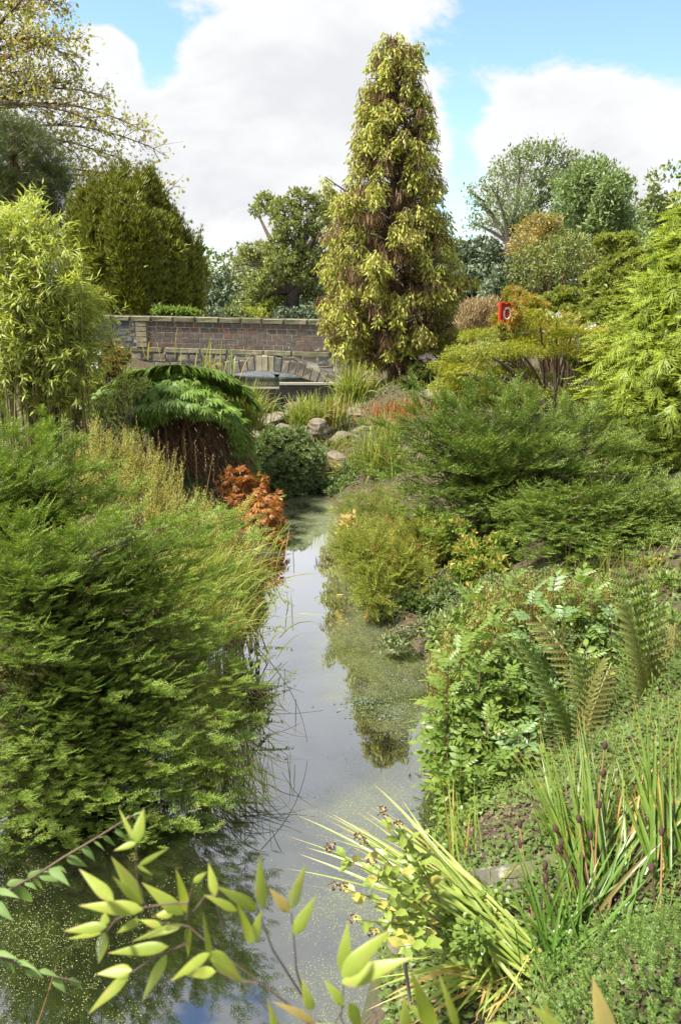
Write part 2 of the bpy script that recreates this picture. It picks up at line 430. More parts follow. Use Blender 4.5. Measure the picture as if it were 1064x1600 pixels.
c = t.mix(t.math('MULTIPLY', t.smooth(nz, .5, .62), .8), c, (.045, .06, .015))
c = t.mix(t.math('MULTIPLY', t.smooth(vz.outputs['Distance'], .22, .1), .5), c, (.22, .14, .09))
sp = t.n('ShaderNodeSeparateXYZ'); t.l(tc.outputs['Object'], sp.inputs[0])
c = t.mix(t.smooth(sp.outputs[1], 26, 32), c, (.05, .085, .02))
p = t.n('ShaderNodeBsdfPrincipled'); t.l(c, p.inputs['Base Color']); p.inputs['Roughness'].default_value = .9
bp = t.n('ShaderNodeBump'); bp.inputs['Distance'].default_value = .03; t.l(nz2, bp.inputs['Height']); t.l(bp.outputs[0], p.inputs['Normal'])
o = t.n('ShaderNodeOutputMaterial'); t.l(p.outputs[0], o.inputs[0])
structure(mb.build('ground', m_soil, smooth=True))

def water_mat(name, weed, rip, tintc=(.014, .016, .008)):
    m, t = new_mat(name)
    tc = t.n('ShaderNodeTexCoord'); ob = tc.outputs['Object']
    sp = t.n('ShaderNodeSeparateXYZ'); t.l(ob, sp.inputs[0])
    base = t.n('ShaderNodeBsdfPrincipled'); base.inputs['Base Color'].default_value = (*tintc, 1); base.inputs['Roughness'].default_value = 1.0; base.inputs['Specular IOR Level'].default_value = 0.0
    gl = t.n('ShaderNodeBsdfGlossy'); gl.inputs['Roughness'].default_value = .015; gl.inputs['Color'].default_value = (.92, .95, 1, 1)
    lw = t.n('ShaderNodeFresnel'); lw.inputs['IOR'].default_value = 1.5
    fac = t.math('ADD', t.math('MULTIPLY', lw.outputs[0], 3.4), .13 if rip < .5 else .45, clamp=True)
    bp = t.n('ShaderNodeBump'); bp.inputs['Distance'].default_value = .01 if rip < .5 else .05
    mpn = t.n('ShaderNodeMapping'); mpn.inputs['Scale'].default_value = (1, 2.2, 1) if rip > .5 else (1, 1, 1); t.l(ob, mpn.inputs[0])
    nz = t.noise(mpn.outputs[0], 5.5 if rip > .5 else 1.6, 3, .5); bp.inputs['Strength'].default_value = rip
    t.l(nz, bp.inputs['Height']); t.l(bp.outputs[0], gl.inputs['Normal'])
    ms = t.n('ShaderNodeMixShader'); t.l(fac, ms.inputs[0]); t.l(base.outputs[0], ms.inputs[1]); t.l(gl.outputs[0], ms.inputs[2])
    out = ms.outputs[0]
    if weed:
        v1 = t.n('ShaderNodeTexVoronoi'); v1.inputs['Scale'].default_value = 92; t.l(ob, v1.inputs['Vector']); v1.inputs['Randomness'].default_value = 1
        v2 = t.n('ShaderNodeTexVoronoi'); v2.inputs['Scale'].default_value = 150; t.l(ob, v2.inputs['Vector'])
        wc = t.n('ShaderNodeSeparateColor'); t.l(v1.outputs['Color'], wc.inputs[0])
        big = t.noise(ob, .9, 5, .6, .4); mid = t.noise(ob, 5, 4, .6)
        side = t.smooth(sp.outputs[0], -.75, .25)                 # weed drifts to the right-hand bank ...
        near_l = t.math('MULTIPLY', t.smooth(sp.outputs[0], -.75, -1.15), t.smooth(sp.outputs[1], 5.6, 4.6))   # ... and to the near left corner
        farf = t.smooth(sp.outputs[1], 11.0, 12.3)
        dens = t.math('ADD', t.math('MULTIPLY', big, .9), t.math('MULTIPLY', mid, .35))
        dens = t.math('ADD', dens, t.math('MULTIPLY', side, .34)); dens = t.math('ADD', dens, t.math('MULTIPLY', near_l, .16)); dens = t.math('ADD', dens, t.math('MULTIPLY', farf, .35))
        dens = t.smooth(dens, .72, 1.08)
        s1 = t.math('LESS_THAN', v1.outputs['Distance'], t.math('MULTIPLY', t.math('GREATER_THAN', dens, wc.outputs[0]), .30))
        wc2 = t.n('ShaderNodeSeparateColor'); t.l(v2.outputs['Color'], wc2.inputs[0])
        s2 = t.math('LESS_THAN', v2.outputs['Distance'], t.math('MULTIPLY', t.math('GREATER_THAN', t.math('MULTIPLY', dens, .8), wc2.outputs[1]), .28))
        spk = t.math('MAXIMUM', s1, s2)
        film = t.math('MULTIPLY', farf, t.smooth(t.noise(ob, 2.2, 5, .6, .6), .32, .62)); film = t.math('ADD', t.math('MULTIPLY', film, .5), t.math('MULTIPLY', t.math('MULTIPLY', side, t.smooth(big, .40, .62)), .22), clamp=True)
        wcol = t.mix(wc.outputs[1], (.09, .11, .035), (.24, .25, .11))
        wd = t.n('ShaderNodeBsdfDiffuse'); t.l(wcol, wd.inputs[0])
        ms2 = t.n('ShaderNodeMixShader'); t.l(spk, ms2.inputs[0]); t.l(out, ms2.inputs[1]); t.l(wd.outputs[0], ms2.inputs[2])
        fd = t.n('ShaderNodeBsdfDiffuse'); fd.inputs[0].default_value = (.15, .165, .10, 1)
        ms3 = t.n('ShaderNodeMixShader'); t.l(film, ms3.inputs[0]); t.l(ms2.outputs[0], ms3.inputs[1]); t.l(fd.outputs[0], ms3.inputs[2]); out = ms3.outputs[0]
    o = t.n('ShaderNodeOutputMaterial'); t.l(out, o.inputs[0])
    return m
def sheet(name, x0, x1, y0, y1, z, m):
    mb = MB(); mb.add([[x0, y0, z], [x1, y0, z], [x1, y1, z], [x0, y1, z]], [[0, 1, 2], [0, 2, 3]], (0, 0, 0)); return structure(mb.build(name, m))
sheet('stream_water', -6, 3, -3, 16.2, 0.0, water_mat('weedy_water', True, .12, (.009, .010, .005)))
sheet('pool_water', -6, 2, 19.6, 23.93, .72, water_mat('dark_water', False, .25, (.006, .007, .004)))
sheet('lake_water', -60, 30, 24.05, 72, 1.17, water_mat('lake_water', False, .9, (.03, .035, .02)))

# ------------------------------------------------------------------ stone and brick bridge
def stonemat(name, stops, nscale=9, moss=0.0, rough=.85, bump=.4):
    m, t = new_mat(name)
    oi = t.n('ShaderNodeObjectInfo'); tc = t.n('ShaderNodeTexCoord')
    c = t.ramp(oi.outputs['Random'], stops, 'LINEAR')
    geo = t.n('ShaderNodeNewGeometry')
    nz = t.noise(geo.outputs['Position'], nscale, 6, .65); nf = t.noise(geo.outputs['Position'], nscale * 7, 3, .6)
    hs = t.n('ShaderNodeHueSaturation'); t.l(c, hs.inputs['Color']); t.l(t.math('ADD', t.math('MULTIPLY', nz, 1.1), t.math('MULTIPLY', nf, .5)), hs.inputs['Value'])
    c = hs.outputs[0]
    c = t.mix(t.smooth(t.noise(geo.outputs['Position'], 4.2, 6, .7), .60, .70), c, (.27, .27, .22))
    if moss: c = t.mix(t.math('MULTIPLY', t.smooth(t.noise(geo.outputs['Position'], 3.1, 5, .7), .42, .6), moss), c, (.085, .09, .03))
    p = t.n('ShaderNodeBsdfPrincipled'); t.l(c, p.inputs['Base Color']); p.inputs['Roughness'].default_value = rough
    bp = t.n('ShaderNodeBump'); bp.inputs['Distance'].default_value = .015; bp.inputs['Strength'].default_value = bump
    t.l(t.math('ADD', nz, t.math('MULTIPLY', nf, .4)), bp.inputs['Height']); t.l(bp.outputs[0], p.inputs['Normal'])
    o = t.n('ShaderNodeOutputMaterial'); t.l(p.outputs[0], o.inputs[0]); return m
m_brick = stonemat('bridge_brick', [(0, (.095, .073, .056)), (.22, (.14, .105, .076)), (.38, (.095, .085, .072)), (.55, (.155, .10, .068)), (.72, (.12, .092, .072)), (.88, (.14, .085, .064)), (.965, (.18, .085, .055)), (1, (.06, .06, .065))])
m_slate = stonemat('pier_stone', [(0, (.07, .08, .085)), (.35, (.10, .105, .10)), (.6, (.17, .14, .11)), (.8, (.075, .09, .095)), (1, (.22, .20, .15))])
m_rubble = stonemat('rubble_stone', [(0, (.19, .155, .115)), (.3, (.15, .13, .105)), (.5, (.21, .18, .135)), (.7, (.18, .14, .115)), (.85, (.12, .12, .11)), (1, (.19, .155, .125))], 11, .25, bump=.9)
m_cope = stonemat('coping_stone', [(0, (.21, .185, .115)), (.5, (.18, .16, .10)), (1, (.24, .215, .14))], 5, .8)
m_ash = stonemat('ashlar_stone', [(0, (.31, .27, .18)), (.5, (.27, .24, .155)), (1, (.34, .30, .21))], 6, .3)
m_mortar = stonemat('mortar', [(0, (.42, .39, .32)), (1, (.42, .39, .32))], 14, .15)
m_rock = stonemat('garden_rock', [(0, (.21, .165, .115)), (.5, (.17, .145, .11)), (1, (.24, .19, .14))], 5, .6, bump=1.0)
m_graylich = stonemat('lichened_rock', [(0, (.085, .078, .06)), (1, (.11, .10, .075))], 9, .75, bump=1.0)

def unit_block(seed, rough=0.0, ch=0.1):
    """unit block, x 0..1, z 0..1, front at y=0 (towards -y), back y=1; front chamfered and uneven"""
    r = np.random.RandomState(seed); g = 4
    V = []; 
    xs_ = [0, ch * .6, 1 - ch * .6, 1]; zs_ = [0, ch, 1 - ch, 1]
    for zz in range(4):
        for xx in range(4):
            edge = xx in (0, 3) or zz in (0, 3)
            V.append([xs_[xx] + (0 if not rough else r.normal() * .012), (.18 if edge else 0) + r.normal() * rough * .12, zs_[zz] + (0 if not rough else r.normal() * .02)])
    T = []
    for zz in range(3):
        for xx in range(3):
            a = zz * 4 + xx; T += [[a, a + 1, a + 5], [a, a + 5, a + 4]]
    n = len(V); V += [[0, 1, 0], [1, 1, 0], [1, 1, 1], [0, 1, 1]]
    # sides as triangles
    ring_b = [0, 3]; T += [[0, n, n + 1], [0, n + 1, 3], [3, n + 1, n + 2], [3, n + 2, 15], [15, n + 2, n + 3], [15, n + 3, 12], [12, n + 3, n], [12, n, 0],
                           [0, 3, 1], [3, 2, 1], [15, 12, 13], [15, 13, 14], [12, 0, 4], [12, 4, 8], [3, 15, 11], [3, 11, 7]]
    mb = MB(); mb.add(V, T, (0, 0, 0)); return mb
def block_meshes(name, mat, n, rough, ch): return [unit_block(k + 1, rough, ch).mesh(name, mat, rough > 0.5) for k in range(n)]
BM = {'vous': block_meshes('voussoir', m_rubble, 5, .45, .12), 'brick': block_meshes('brick', m_brick, 4, .15, .08), 'slate': block_meshes('pier_stone', m_slate, 4, .5, .12),
      'rubble': block_meshes('rubble_stone', m_rubble, 6, 1.0, .2), 'cope': block_meshes('coping_slab', m_cope, 3, .12, .1), 'ash': block_meshes('ashlar_stone', m_ash, 3, .1, .06)}
BL, BR_ = P(165, 500, 26.2), P(545, 500, 25.0)
BA = math.atan2(BR_.y - BL.y, BR_.x - BL.x)
bridge = thing('stone_bridge', (BL.x, BL.y, 1.17), 'low arched footbridge of dark brick over rubble stone crossing the water', 'bridge')
bridge.rotation_euler = (0, math.radians(.95), BA)
PXM = math.hypot(BR_.x - BL.x, BR_.y - BL.y) / 380.0      # metres per photo pixel along the bridge
brg = random.Random(3)
def blk(kind, name, u0, u1, v0, v1, front=0.0, depth=.12, roll=0.0):
    o = bpy.data.objects.new(name, brg.choice(BM[kind])); COL.objects.link(o); o.parent = bridge
    o.location = (u0, front, v0); o.scale = (u1 - u0, depth, v1 - v0); o.rotation_euler = (0, roll, 0); return o
zt = P(165, 493, 26.2).z - 1.17
def vz(py): return zt - (py - 493) * PXM * 1.03
def ux(px): return (px - 165) * PXM
U1 = ux(705)
V_top, V_cb, V_sc0, V_sc1 = vz(493), vz(500), vz(538), vz(545)
# coping
u = ux(100); 
while u < U1:
    L = brg.uniform(.62, .8); blk('cope', 'coping_slab', u, u + L - .012, V_cb, V_top + brg.uniform(-.008, .008), -.06, .50); u += L
# string course
u = ux(100)
while u < U1:
    L = brg.uniform(.8, 1.2); blk('cope', 'string_course_stone', u, u + L - .012, V_sc1, V_sc0 + brg.uniform(-.006, .006), -.04, .30); u += L
# parapet bricks
rows = 5; rh = (V_cb - V_sc0) / rows
for r_ in range(rows):
    v0 = V_sc0 + r_ * rh
    u = ux(231) - (0 if r_ % 2 else .0)
    first = True
    while u < U1:
        L = brg.uniform(.285, .315) * (0.5 if first and r_ % 2 else 1); first = False
        blk('brick', 'brick', u + .006, min(u + L, U1) - .008, v0 + .008, v0 + rh - .009, brg.uniform(-.006, .004), .1); u += L
    u = ux(100)
    while u < ux(212) - .02:
        L = min(brg.uniform(.2, .42), ux(212) - u)
        if L > .1: blk('slate', 'pier_stone', u + .008, u + L - .01, v0 + .01, v0 + rh - .012, brg.uniform(-.02, .0), .1)
        u += max(L, .1)
    blk('ash', 'pier_quoin', ux(213), ux(231) - .01, v0 + .006, v0 + rh - .006, -.05, .2)
# arch
ucr = ux(416); vcr = vz(568); Rr = 212 * PXM
cc = (ucr, vcr - Rr)
def intr(u):
    d = u - cc[0]
    return cc[1] + math.sqrt(max(Rr * Rr - d * d, 0)) if abs(d) < Rr else -9
SP = 100 * PXM; vring = 21 * PXM
amax = math.asin(min(.99, SP / Rr)) 
# keystone panel of three stones
for q in range(3):
    k = blk('ash', 'keystone', ux(403 + q * 9.3), ux(403 + q * 9.3 + 9.0), intr(ucr) - .0, V_sc1 - .004, -.06 - (.03 if q == 1 else 0), .3)
nv = 8
for sgn in (-1, 1):
    a0 = math.asin(.285 / Rr)
    for k in range(nv):
        a1 = a0 + (amax - a0) * (1.0 / nv) * (1.0 if k else 1)
        s0 = a0 + (amax - a0) * 0
        ang0 = math.asin(.285 / Rr) + (amax - math.asin(.285 / Rr)) * k / nv; ang1 = math.asin(.285 / Rr) + (amax - math.asin(.285 / Rr)) * (k + 1) / nv
        am = (ang0 + ang1) / 2; wdt = Rr * (ang1 - ang0) * brg.uniform(.90, .97); hgt = vring * brg.uniform(.88, 1.12)
        cu = cc[0] + sgn * math.sin(am) * Rr; cv = cc[1] + math.cos(am) * Rr
        th = sgn * am
        ax = Vector((math.cos(th), 0, -math.sin(th)))
        o = blk('vous', 'voussoir', 0, wdt, 0, hgt, -.045, .3)
        o.location = Vector((cu, -.055, cv)) - ax * wdt / 2; o.rotation_euler = (0, th, 0)
# rubble courses between the string course and the arch
vv = V_sc1; ch_ = .30
row = 0
while vv > -.35:
    hh = (.27, .26, .24, .25, .27, .28, .3, .3)[row % 8]; v0 = vv - hh
    u = ux(100)
    while u < U1:
        L = brg.uniform(.24, .5); u0, u1 = u, u + L
        u = u1
        lim = []
        def ext(uu): 
            d = uu - cc[0]; R2 = Rr + vring * 1.02
            return cc[1] + math.sqrt(R2 * R2 - d * d) if abs(d) < SP * 1.18 else -9
        if u1 > ux(402) and u0 < ux(432) and vv > intr(ucr):
            if u0 < ux(402) - .12: u1 = ux(402)
            elif u1 > ux(432) + .12: u0 = ux(432)
            else: continue
        lo = max(v0, max(ext(u0), ext(u1), ext((u0 + u1) / 2)) if True else v0)
        if vv - lo < .07: continue
        blk('rubble', 'rubble_stone', u0 + .008, u1 - .01, lo + .01, vv - .01, brg.uniform(-.035, -.0), .12)
    vv = v0; row += 1
# mortar core and barrel of the arch: solid body behind the facing
mb = MB()
us = np.concatenate([np.linspace(ux(90), cc[0] - SP, 6), np.linspace(cc[0] - SP, cc[0] + SP, 25)[1:-1], np.linspace(cc[0] + SP, U1 + .1, 4)])
def low(u_): return max(intr(u_), -.6) if abs(u_ - cc[0]) <= SP else -1.2
F, Bk = .013, 1.9
for k in range(len(us) - 1):
    a_, b_ = us[k], us[k + 1]; la, lb = low(a_ + 1e-6 if abs(a_-cc[0])>=SP and k and a_ > cc[0] else a_), low(b_)
    if abs((a_ + b_) / 2 - cc[0]) > SP: la = lb = -1.2
    else: la, lb = max(intr(a_), -.6), max(intr(b_), -.6)
    tp = V_cb + .01
    V = [[a_, F, la], [b_, F, lb], [b_, F, tp], [a_, F, tp], [a_, Bk, la], [b_, Bk, lb], [b_, Bk, V_sc0 - .1], [a_, Bk, V_sc0 - .1], [a_, .42, tp], [b_, .42, tp], [a_, .42, V_sc0 - .1], [b_, .42, V_sc0 - .1]]
    mb.add(V, [[0, 1, 2], [0, 2, 3], [4, 6, 5], [4, 7, 6], [0, 4, 5], [0, 5, 1], [3, 2, 9], [3, 9, 8], [8, 9, 11], [8, 11, 10], [10, 11, 6], [10, 6, 7]], (0, 0, 0))
for uu in (cc[0] - SP, cc[0] + SP):
    lv = max(intr(uu), -.6); mb.add([[uu, F, lv], [uu, F, -1.2], [uu, Bk, -1.2], [uu, Bk, lv]], [[0, 1, 2], [0, 2, 3]], (0, 0, 0))
o = mb.build('mortar_core', m_mortar); o.parent = bridge
# far parapet of the bridge
mb = MB(); 
def boxv(mb, x0, x1, y0, y1, z0, z1, c=(0, 0, 0), mi=0):
    V = [[x, y, z] for z in (z0, z1) for y in (y0, y1) for x in (x0, x1)]
    mb.add(V, [[0, 2, 3], [0, 3, 1], [4, 5, 7], [4, 7, 6], [0, 1, 5], [0, 5, 4], [2, 6, 7], [2, 7, 3], [0, 4, 6], [0, 6, 2], [1, 3, 7], [1, 7, 5]], c, mi)
boxv(mb, ux(90), U1, 1.55, 1.88, V_sc0 - .2, V_top - .02); o = mb.build('far_parapet', m_brick); o.parent = bridge

# weir board in front of the arch
m_wood, t = new_mat('wet_board'); tc = t.n('ShaderNodeTexCoord')
c = t.mix(t.noise(tc.outputs['Object'], 12, 5), (.30, .27, .19), (.40, .37, .28)); p = t.n('ShaderNodeBsdfPrincipled'); t.l(c, p.inputs['Base Color']); p.inputs['Roughness'].default_value = .7
o = t.n('ShaderNodeOutputMaterial'); t.l(p.outputs[0], o.inputs[0])
m_dark = barkmat('wet_shade_timber', (.02, .017, .012), (.035, .03, .02), 6)  # near-black colour carries the shadow below the plank
wr = thing('weir_board', (P(480, 598, 24).x, 24, 1.17), 'pale plank weir across the pool below the arch, wet boards beneath with shade put into their colour', 'weir')
a_, b_ = P(437, 597, 24.0), P(522, 599, 24.0)
mb = MB(); boxv(mb, a_.x, b_.x, 23.93, 24.08, 1.19, 1.25); mb.build('plank', m_wood, wr)
mb = MB(); boxv(mb, P(372, 604, 24).x, a_.x - .01, 23.93, 24.08, 1.08, 1.13); mb.build('plank', m_wood, wr)
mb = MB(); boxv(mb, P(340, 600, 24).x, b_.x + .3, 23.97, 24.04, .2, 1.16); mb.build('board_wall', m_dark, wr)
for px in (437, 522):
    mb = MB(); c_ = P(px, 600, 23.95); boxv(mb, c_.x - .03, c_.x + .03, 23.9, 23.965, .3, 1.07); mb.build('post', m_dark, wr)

# ------------------------------------------------------------------ rocks
def rock(px, py, Y, wd, hg, label, group='weathered rocks of the cascade', mat=m_rock, seed=0, dz=0, group_on=True, dp=None, rot=0):
    r = np.random.RandomState(seed + 11); import bmesh
    bm = bmesh.new(); bmesh.ops.create_icosphere(bm, subdivisions=3, radius=1)
    cuts = [(rsph(1, r)[0], r.uniform(.55, .85)) for _ in range(12)]
    for v in bm.verts:
        c_ = np.array(v.co)
        for n_, k in cuts:
            dd = c_ @ n_
            if dd > k: c_ = c_ - n_ * (dd - k) * .92
        c_ = c_ * (1 + .05 * math.sin(c_[2] * 17 + c_[0] * 5) + .03 * r.normal())
        v.co = c_
    me = bpy.data.meshes.new('rock'); bm.to_mesh(me); bm.free(); me.materials.append(mat)
    o = bpy.data.objects.new('rock', me); COL.objects.link(o); c_ = P(px, py, Y)
    k = 1.25
    o.location = (c_.x, Y, c_.z + dz); o.scale = (wd / 2 * k, (dp or wd * .8) / 2 * k, hg / 2 * k * .85); o.location.z -= hg * .12; o.rotation_euler = (r.normal() * .1, r.normal() * .1, rot)
    return tag(o, label, 'rock', group if group_on else None)
rocks = [(425, 655, 19.3, .95, .42, 'flat pale rock at the lip of the dark pool, just left of the grass clumps'),
         (462, 634, 20.1, .5, .3, 'small pale rock at the right end of the dark pool'),
         (408, 682, 17.2, .5, .36, 'grey rock beside the dwarf cypress dome, at its foot on the right'),
         (497, 668, 17.0, .42, .5, 'bluish grey rock under the bright green grass clumps'),
         (556, 648, 18.6, 1.1, .42, 'long flat pale rock below the tall conifer trunk'),
         (540, 690, 17.0, .7, .5, 'brown weathered rock in the middle of the cascade bank'),
         (545, 716, 16.4, .8, .34, 'sloping tan rock just above the yellow dead leaves'),
         (575, 672, 17.6, .6, .4, 'rounded buff rock left of the green juniper'),
         (515, 742, 15.7, .4, .26, 'low brown rock at the waterline beside the grey green bush'),
         (596, 752, 15.2, .4, .3, 'round tan rock tucked under the juniper edge'),
         (450, 672, 18.2, .6, .4, 'mossy rock behind the grey green bush'),
         (590, 628, 20.4, .7, .3, 'reddish rock beside the conifer trunk'),
         (700, 622, 17.5, 1.0, .3, 'grey stones behind the juniper top, right of the conifer')]
for k, (px, py, Y, wd, hg, lab) in enumerate(rocks): rock(px, py, Y, wd, hg, lab, seed=k)

# ------------------------------------------------------------------ plant materials
m_jun = leafmat('juniper_green', (.065, .12, .018), (.12, .19, .026), tip=(.30, .39, .05), dead=(.15, .10, .04), tipamt=.85, trans=.22)
m_junr = leafmat('juniper_green_dark', (.055, .10, .015), (.105, .16, .022), tip=(.25, .33, .045), dead=(.12, .08, .04), tipamt=.8, trans=.2)
m_wood = barkmat('brown_bark', (.06, .042, .03), (.13, .095, .07))
m_grey = barkmat('grey_bark', (.10, .09, .075), (.20, .18, .15))
m_red = barkmat('red_bark', (.13, .06, .035), (.22, .11, .065), 14)
m_twig = barkmat('twig', (.09, .06, .04), (.15, .10, .07))
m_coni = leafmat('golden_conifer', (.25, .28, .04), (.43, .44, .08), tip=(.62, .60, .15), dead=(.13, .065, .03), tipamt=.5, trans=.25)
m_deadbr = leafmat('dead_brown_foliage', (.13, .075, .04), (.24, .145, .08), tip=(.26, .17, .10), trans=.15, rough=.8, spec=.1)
m_gold = leafmat('golden_cypress', (.12, .18, .015), (.20, .26, .022), tip=(.44, .50, .06), tipamt=.85, trans=.25)
m_bamb = leafmat('bamboo_leaf', (.22, .29, .04), (.42, .46, .10), tip=(.56, .54, .24), dead=(.30, .22, .08), tipamt=.35, trans=.35)
m_yew = leafmat('yew_green', (.07, .09, .012), (.12, .14, .017), tip=(.30, .31, .04), tipamt=.7, trans=.15)
m_pine = leafmat('pine_green', (.07, .095, .03), (.11, .135, .04), tip=(.17, .19, .06), trans=.1)
m_sparse = leafmat('turning_leaf', (.27, .31, .07), (.42, .39, .12), tip=(.45, .38, .14), dead=(.42, .20, .07), tipamt=.3, trans=.35)
m_oak = leafmat('oak_leaf', (.10, .135, .03), (.20, .22, .05), tip=(.27, .27, .08), tipamt=.5, trans=.25)
m_ash = leafmat('airy_leaf', (.12, .16, .065), (.20, .24, .10), tip=(.24, .28, .13), tipamt=.4, trans=.3)
m_blue = leafmat('blue_green_leaf', (.11, .165, .06), (.18, .24, .08), tip=(.24, .30, .11), tipamt=.4, trans=.25)
m_far = leafmat('far_leaf', (.12, .155, .055), (.20, .23, .07), tip=(.2, .22, .1), tipamt=.4, trans=.15)  # pale greyed tone carries some distance haze; no air is modelled
m_fard = leafmat('far_dark_leaf', (.07, .10, .055), (.10, .13, .06), tip=(.13, .16, .1), tipamt=.4, trans=.1)  # bluish cast of distance haze put into the leaf colour
m_maple = leafmat('maple_leaf', (.16, .21, .018), (.28, .31, .03), tip=(.40, .33, .06), dead=(.42, .20, .06), tipamt=.35, trans=.4)
m_orng = leafmat('orange_leaf', (.20, .20, .05), (.30, .22, .07), tip=(.34, .23, .09), trans=.35)
m_fresh = leafmat('fresh_leaf', (.14, .19, .03), (.24, .27, .05), tip=(.33, .34, .09), dead=(.36, .20, .07), tipamt=.5, trans=.35)
m_dome = leafmat('hinoki_green', (.06, .115, .016), (.10, .16, .022), tip=(.19, .30, .04), tipamt=.8, trans=.2)
m_rust = leafmat('rust_leaf', (.26, .075, .018), (.38, .15, .035), tip=(.46, .22, .06), dead=(.20, .22, .04), tipamt=.5, trans=.3)
m_greyg = leafmat('grey_green_leaf', (.10, .15, .05), (.16, .21, .075), tip=(.25, .31, .13), tipamt=.6, trans=.25)
m_grass = leafmat('grass_blade', (.14, .20, .03), (.24, .29, .05), tip=(.42, .40, .12), dead=(.36, .26, .10), tipamt=.4, trans=.35)
m_straw = leafmat('straw_blade', (.42, .33, .10), (.52, .43, .16), tip=(.5, .35, .15), trans=.3)
m_iris = leafmat('iris_blade', (.07, .14, .016), (.15, .23, .03), tip=(.26, .30, .06), dead=(.45, .26, .08), tipamt=.45, trans=.3, rough=.35, spots=25)
m_pale = leafmat('pale_blade', (.20, .29, .05), (.33, .39, .09), tip=(.50, .47, .18), dead=(.48, .28, .10), tipamt=.4, trans=.35, rough=.35, spots=30)
m_deepbl = leafmat('deep_green_blade', (.07, .15, .02), (.11, .20, .03), tip=(.2, .27, .06), trans=.25, rough=.35)
m_loose = leafmat('willowherb_leaf', (.22, .28, .04), (.33, .34, .06), tip=(.42, .34, .11), dead=(.46, .22, .12), tipamt=.45, trans=.35)
m_comp = leafmat('compound_leaf', (.09, .16, .025), (.17, .24, .045), tip=(.24, .31, .08), dead=(.3, .33, .06), tipamt=.4, trans=.35, rough=.35)
m_compb = leafmat('bluish_leaf', (.10, .18, .06), (.16, .25, .09), tip=(.22, .31, .12), trans=.3, rough=.35)
m_fern = leafmat('fern_green', (.08, .13, .025), (.15, .19, .04), tip=(.26, .29, .08), dead=(.30, .22, .09), tipamt=.5, trans=.3)
m_oval = leafmat('broad_leaf', (.13, .21, .03), (.22, .30, .05), tip=(.30, .34, .08), dead=(.45, .36, .10), tipamt=.5, trans=.35, rough=.35, spots=70)
m_low = leafmat('low_bush_leaf', (.15, .20, .025), (.26, .29, .04), tip=(.36, .34, .08), dead=(.40, .18, .08), tipamt=.5, trans=.35)
m_hebe = leafmat('hebe_leaf', (.045, .10, .02), (.09, .16, .03), tip=(.22, .32, .06), tipamt=.8, trans=.25)
m_cover = leafmat('cover_leaf', (.04, .085, .016), (.11, .165, .035), tip=(.15, .20, .05), trans=.3)
def plain(name, col, rough=.6, spec=.3, vary=0.15):
    m, t = new_mat(name); tc = t.n('ShaderNodeTexCoord'); nz = t.noise(tc.outputs['Object'], 12, 4)
    c = t.mix(nz, tuple(x * (1 - vary) for x in col), tuple(x * (1 + vary) for x in col)); p = t.n('ShaderNodeBsdfPrincipled'); t.l(c, p.inputs['Base Color'])
    p.inputs['Roughness'].default_value = rough; p.inputs['Specular IOR Level'].default_value = spec
    o = t.n('ShaderNodeOutputMaterial'); t.l(p.outputs[0], o.inputs[0]); return m
m_berry = plain('dark_berry', (.035, .02, .022), .35, .5); m_berryr = plain('berry_calyx', (.42, .32, .13), .6)
m_pod = plain('seed_pod', (.055, .028, .022), .8, .2); m_stalk = plain('rusty_stalk', (.22, .12, .05), .6)
m_white = plain('white_petal', (.75, .75, .72)); m_pink = plain('pink_petal', (.55, .3, .42))
m_redp = plain('red_paint', (.62, .05, .02), .4); m_ring = plain('ring_white', (.75, .75, .70), .5)

def A(v): return np.array(v, float)

# ------------------------------------------------------------------ trees
def blob(px, py, rpx, Y, dy=0.0, fz=1.0):
    c = P(px, py, Y + dy); k = math.sqrt(1 + ((px - 532) / FPX) ** 2 + ((py - 800) / FPX) ** 2)
    r = rpx * (Y + dy) / FPX / math.cos(PITCH + math.atan((py - 800) / FPX)) * 1.0
    return (A(c), A([r, r, r * fz]))
def leaf_blobs(mb, blobs, ncl, nlf, sig, size, tpl, rng, up=.3, out=.7, shell=.5, mi=0, flat=.6, alt=0.0, density=True):
    rs = np.array([b[1].prod() ** (1 / 3) for b in blobs]); wt = rs ** 2 / (rs ** 2).mean()
    cl = []
    for (c, r), w_ in zip(blobs, wt):
        n = max(3, int(ncl * w_)); u = rsph(n, rng); rad = shell + (1 - shell) * rng.rand(n, 1) ** .6
        pos = c + u * r * rad
        k = nlf; pp = np.repeat(pos, k, 0) + rng.normal(size=(n * k, 3)) * sig * A([1, 1, flat]); uu = np.repeat(u, k, 0)
        d = rsph(n * k, rng) + uu * out + Z * up; nn = rsph(n * k, rng) * .8 + Z + uu * .4
        rr = np.clip(np.repeat(rng.rand(n), k) * .7 + rng.rand(n * k) * .3, 0, 1)
        mb.scatter(tpl, pp, d, nn, size * (.7 + .6 * rng.rand(n * k)), rnd=rr, alt=(rng.rand(n * k) < alt).astype(float) * .8, mi=mi, rng=rng); cl.append((c, pos))
    return cl
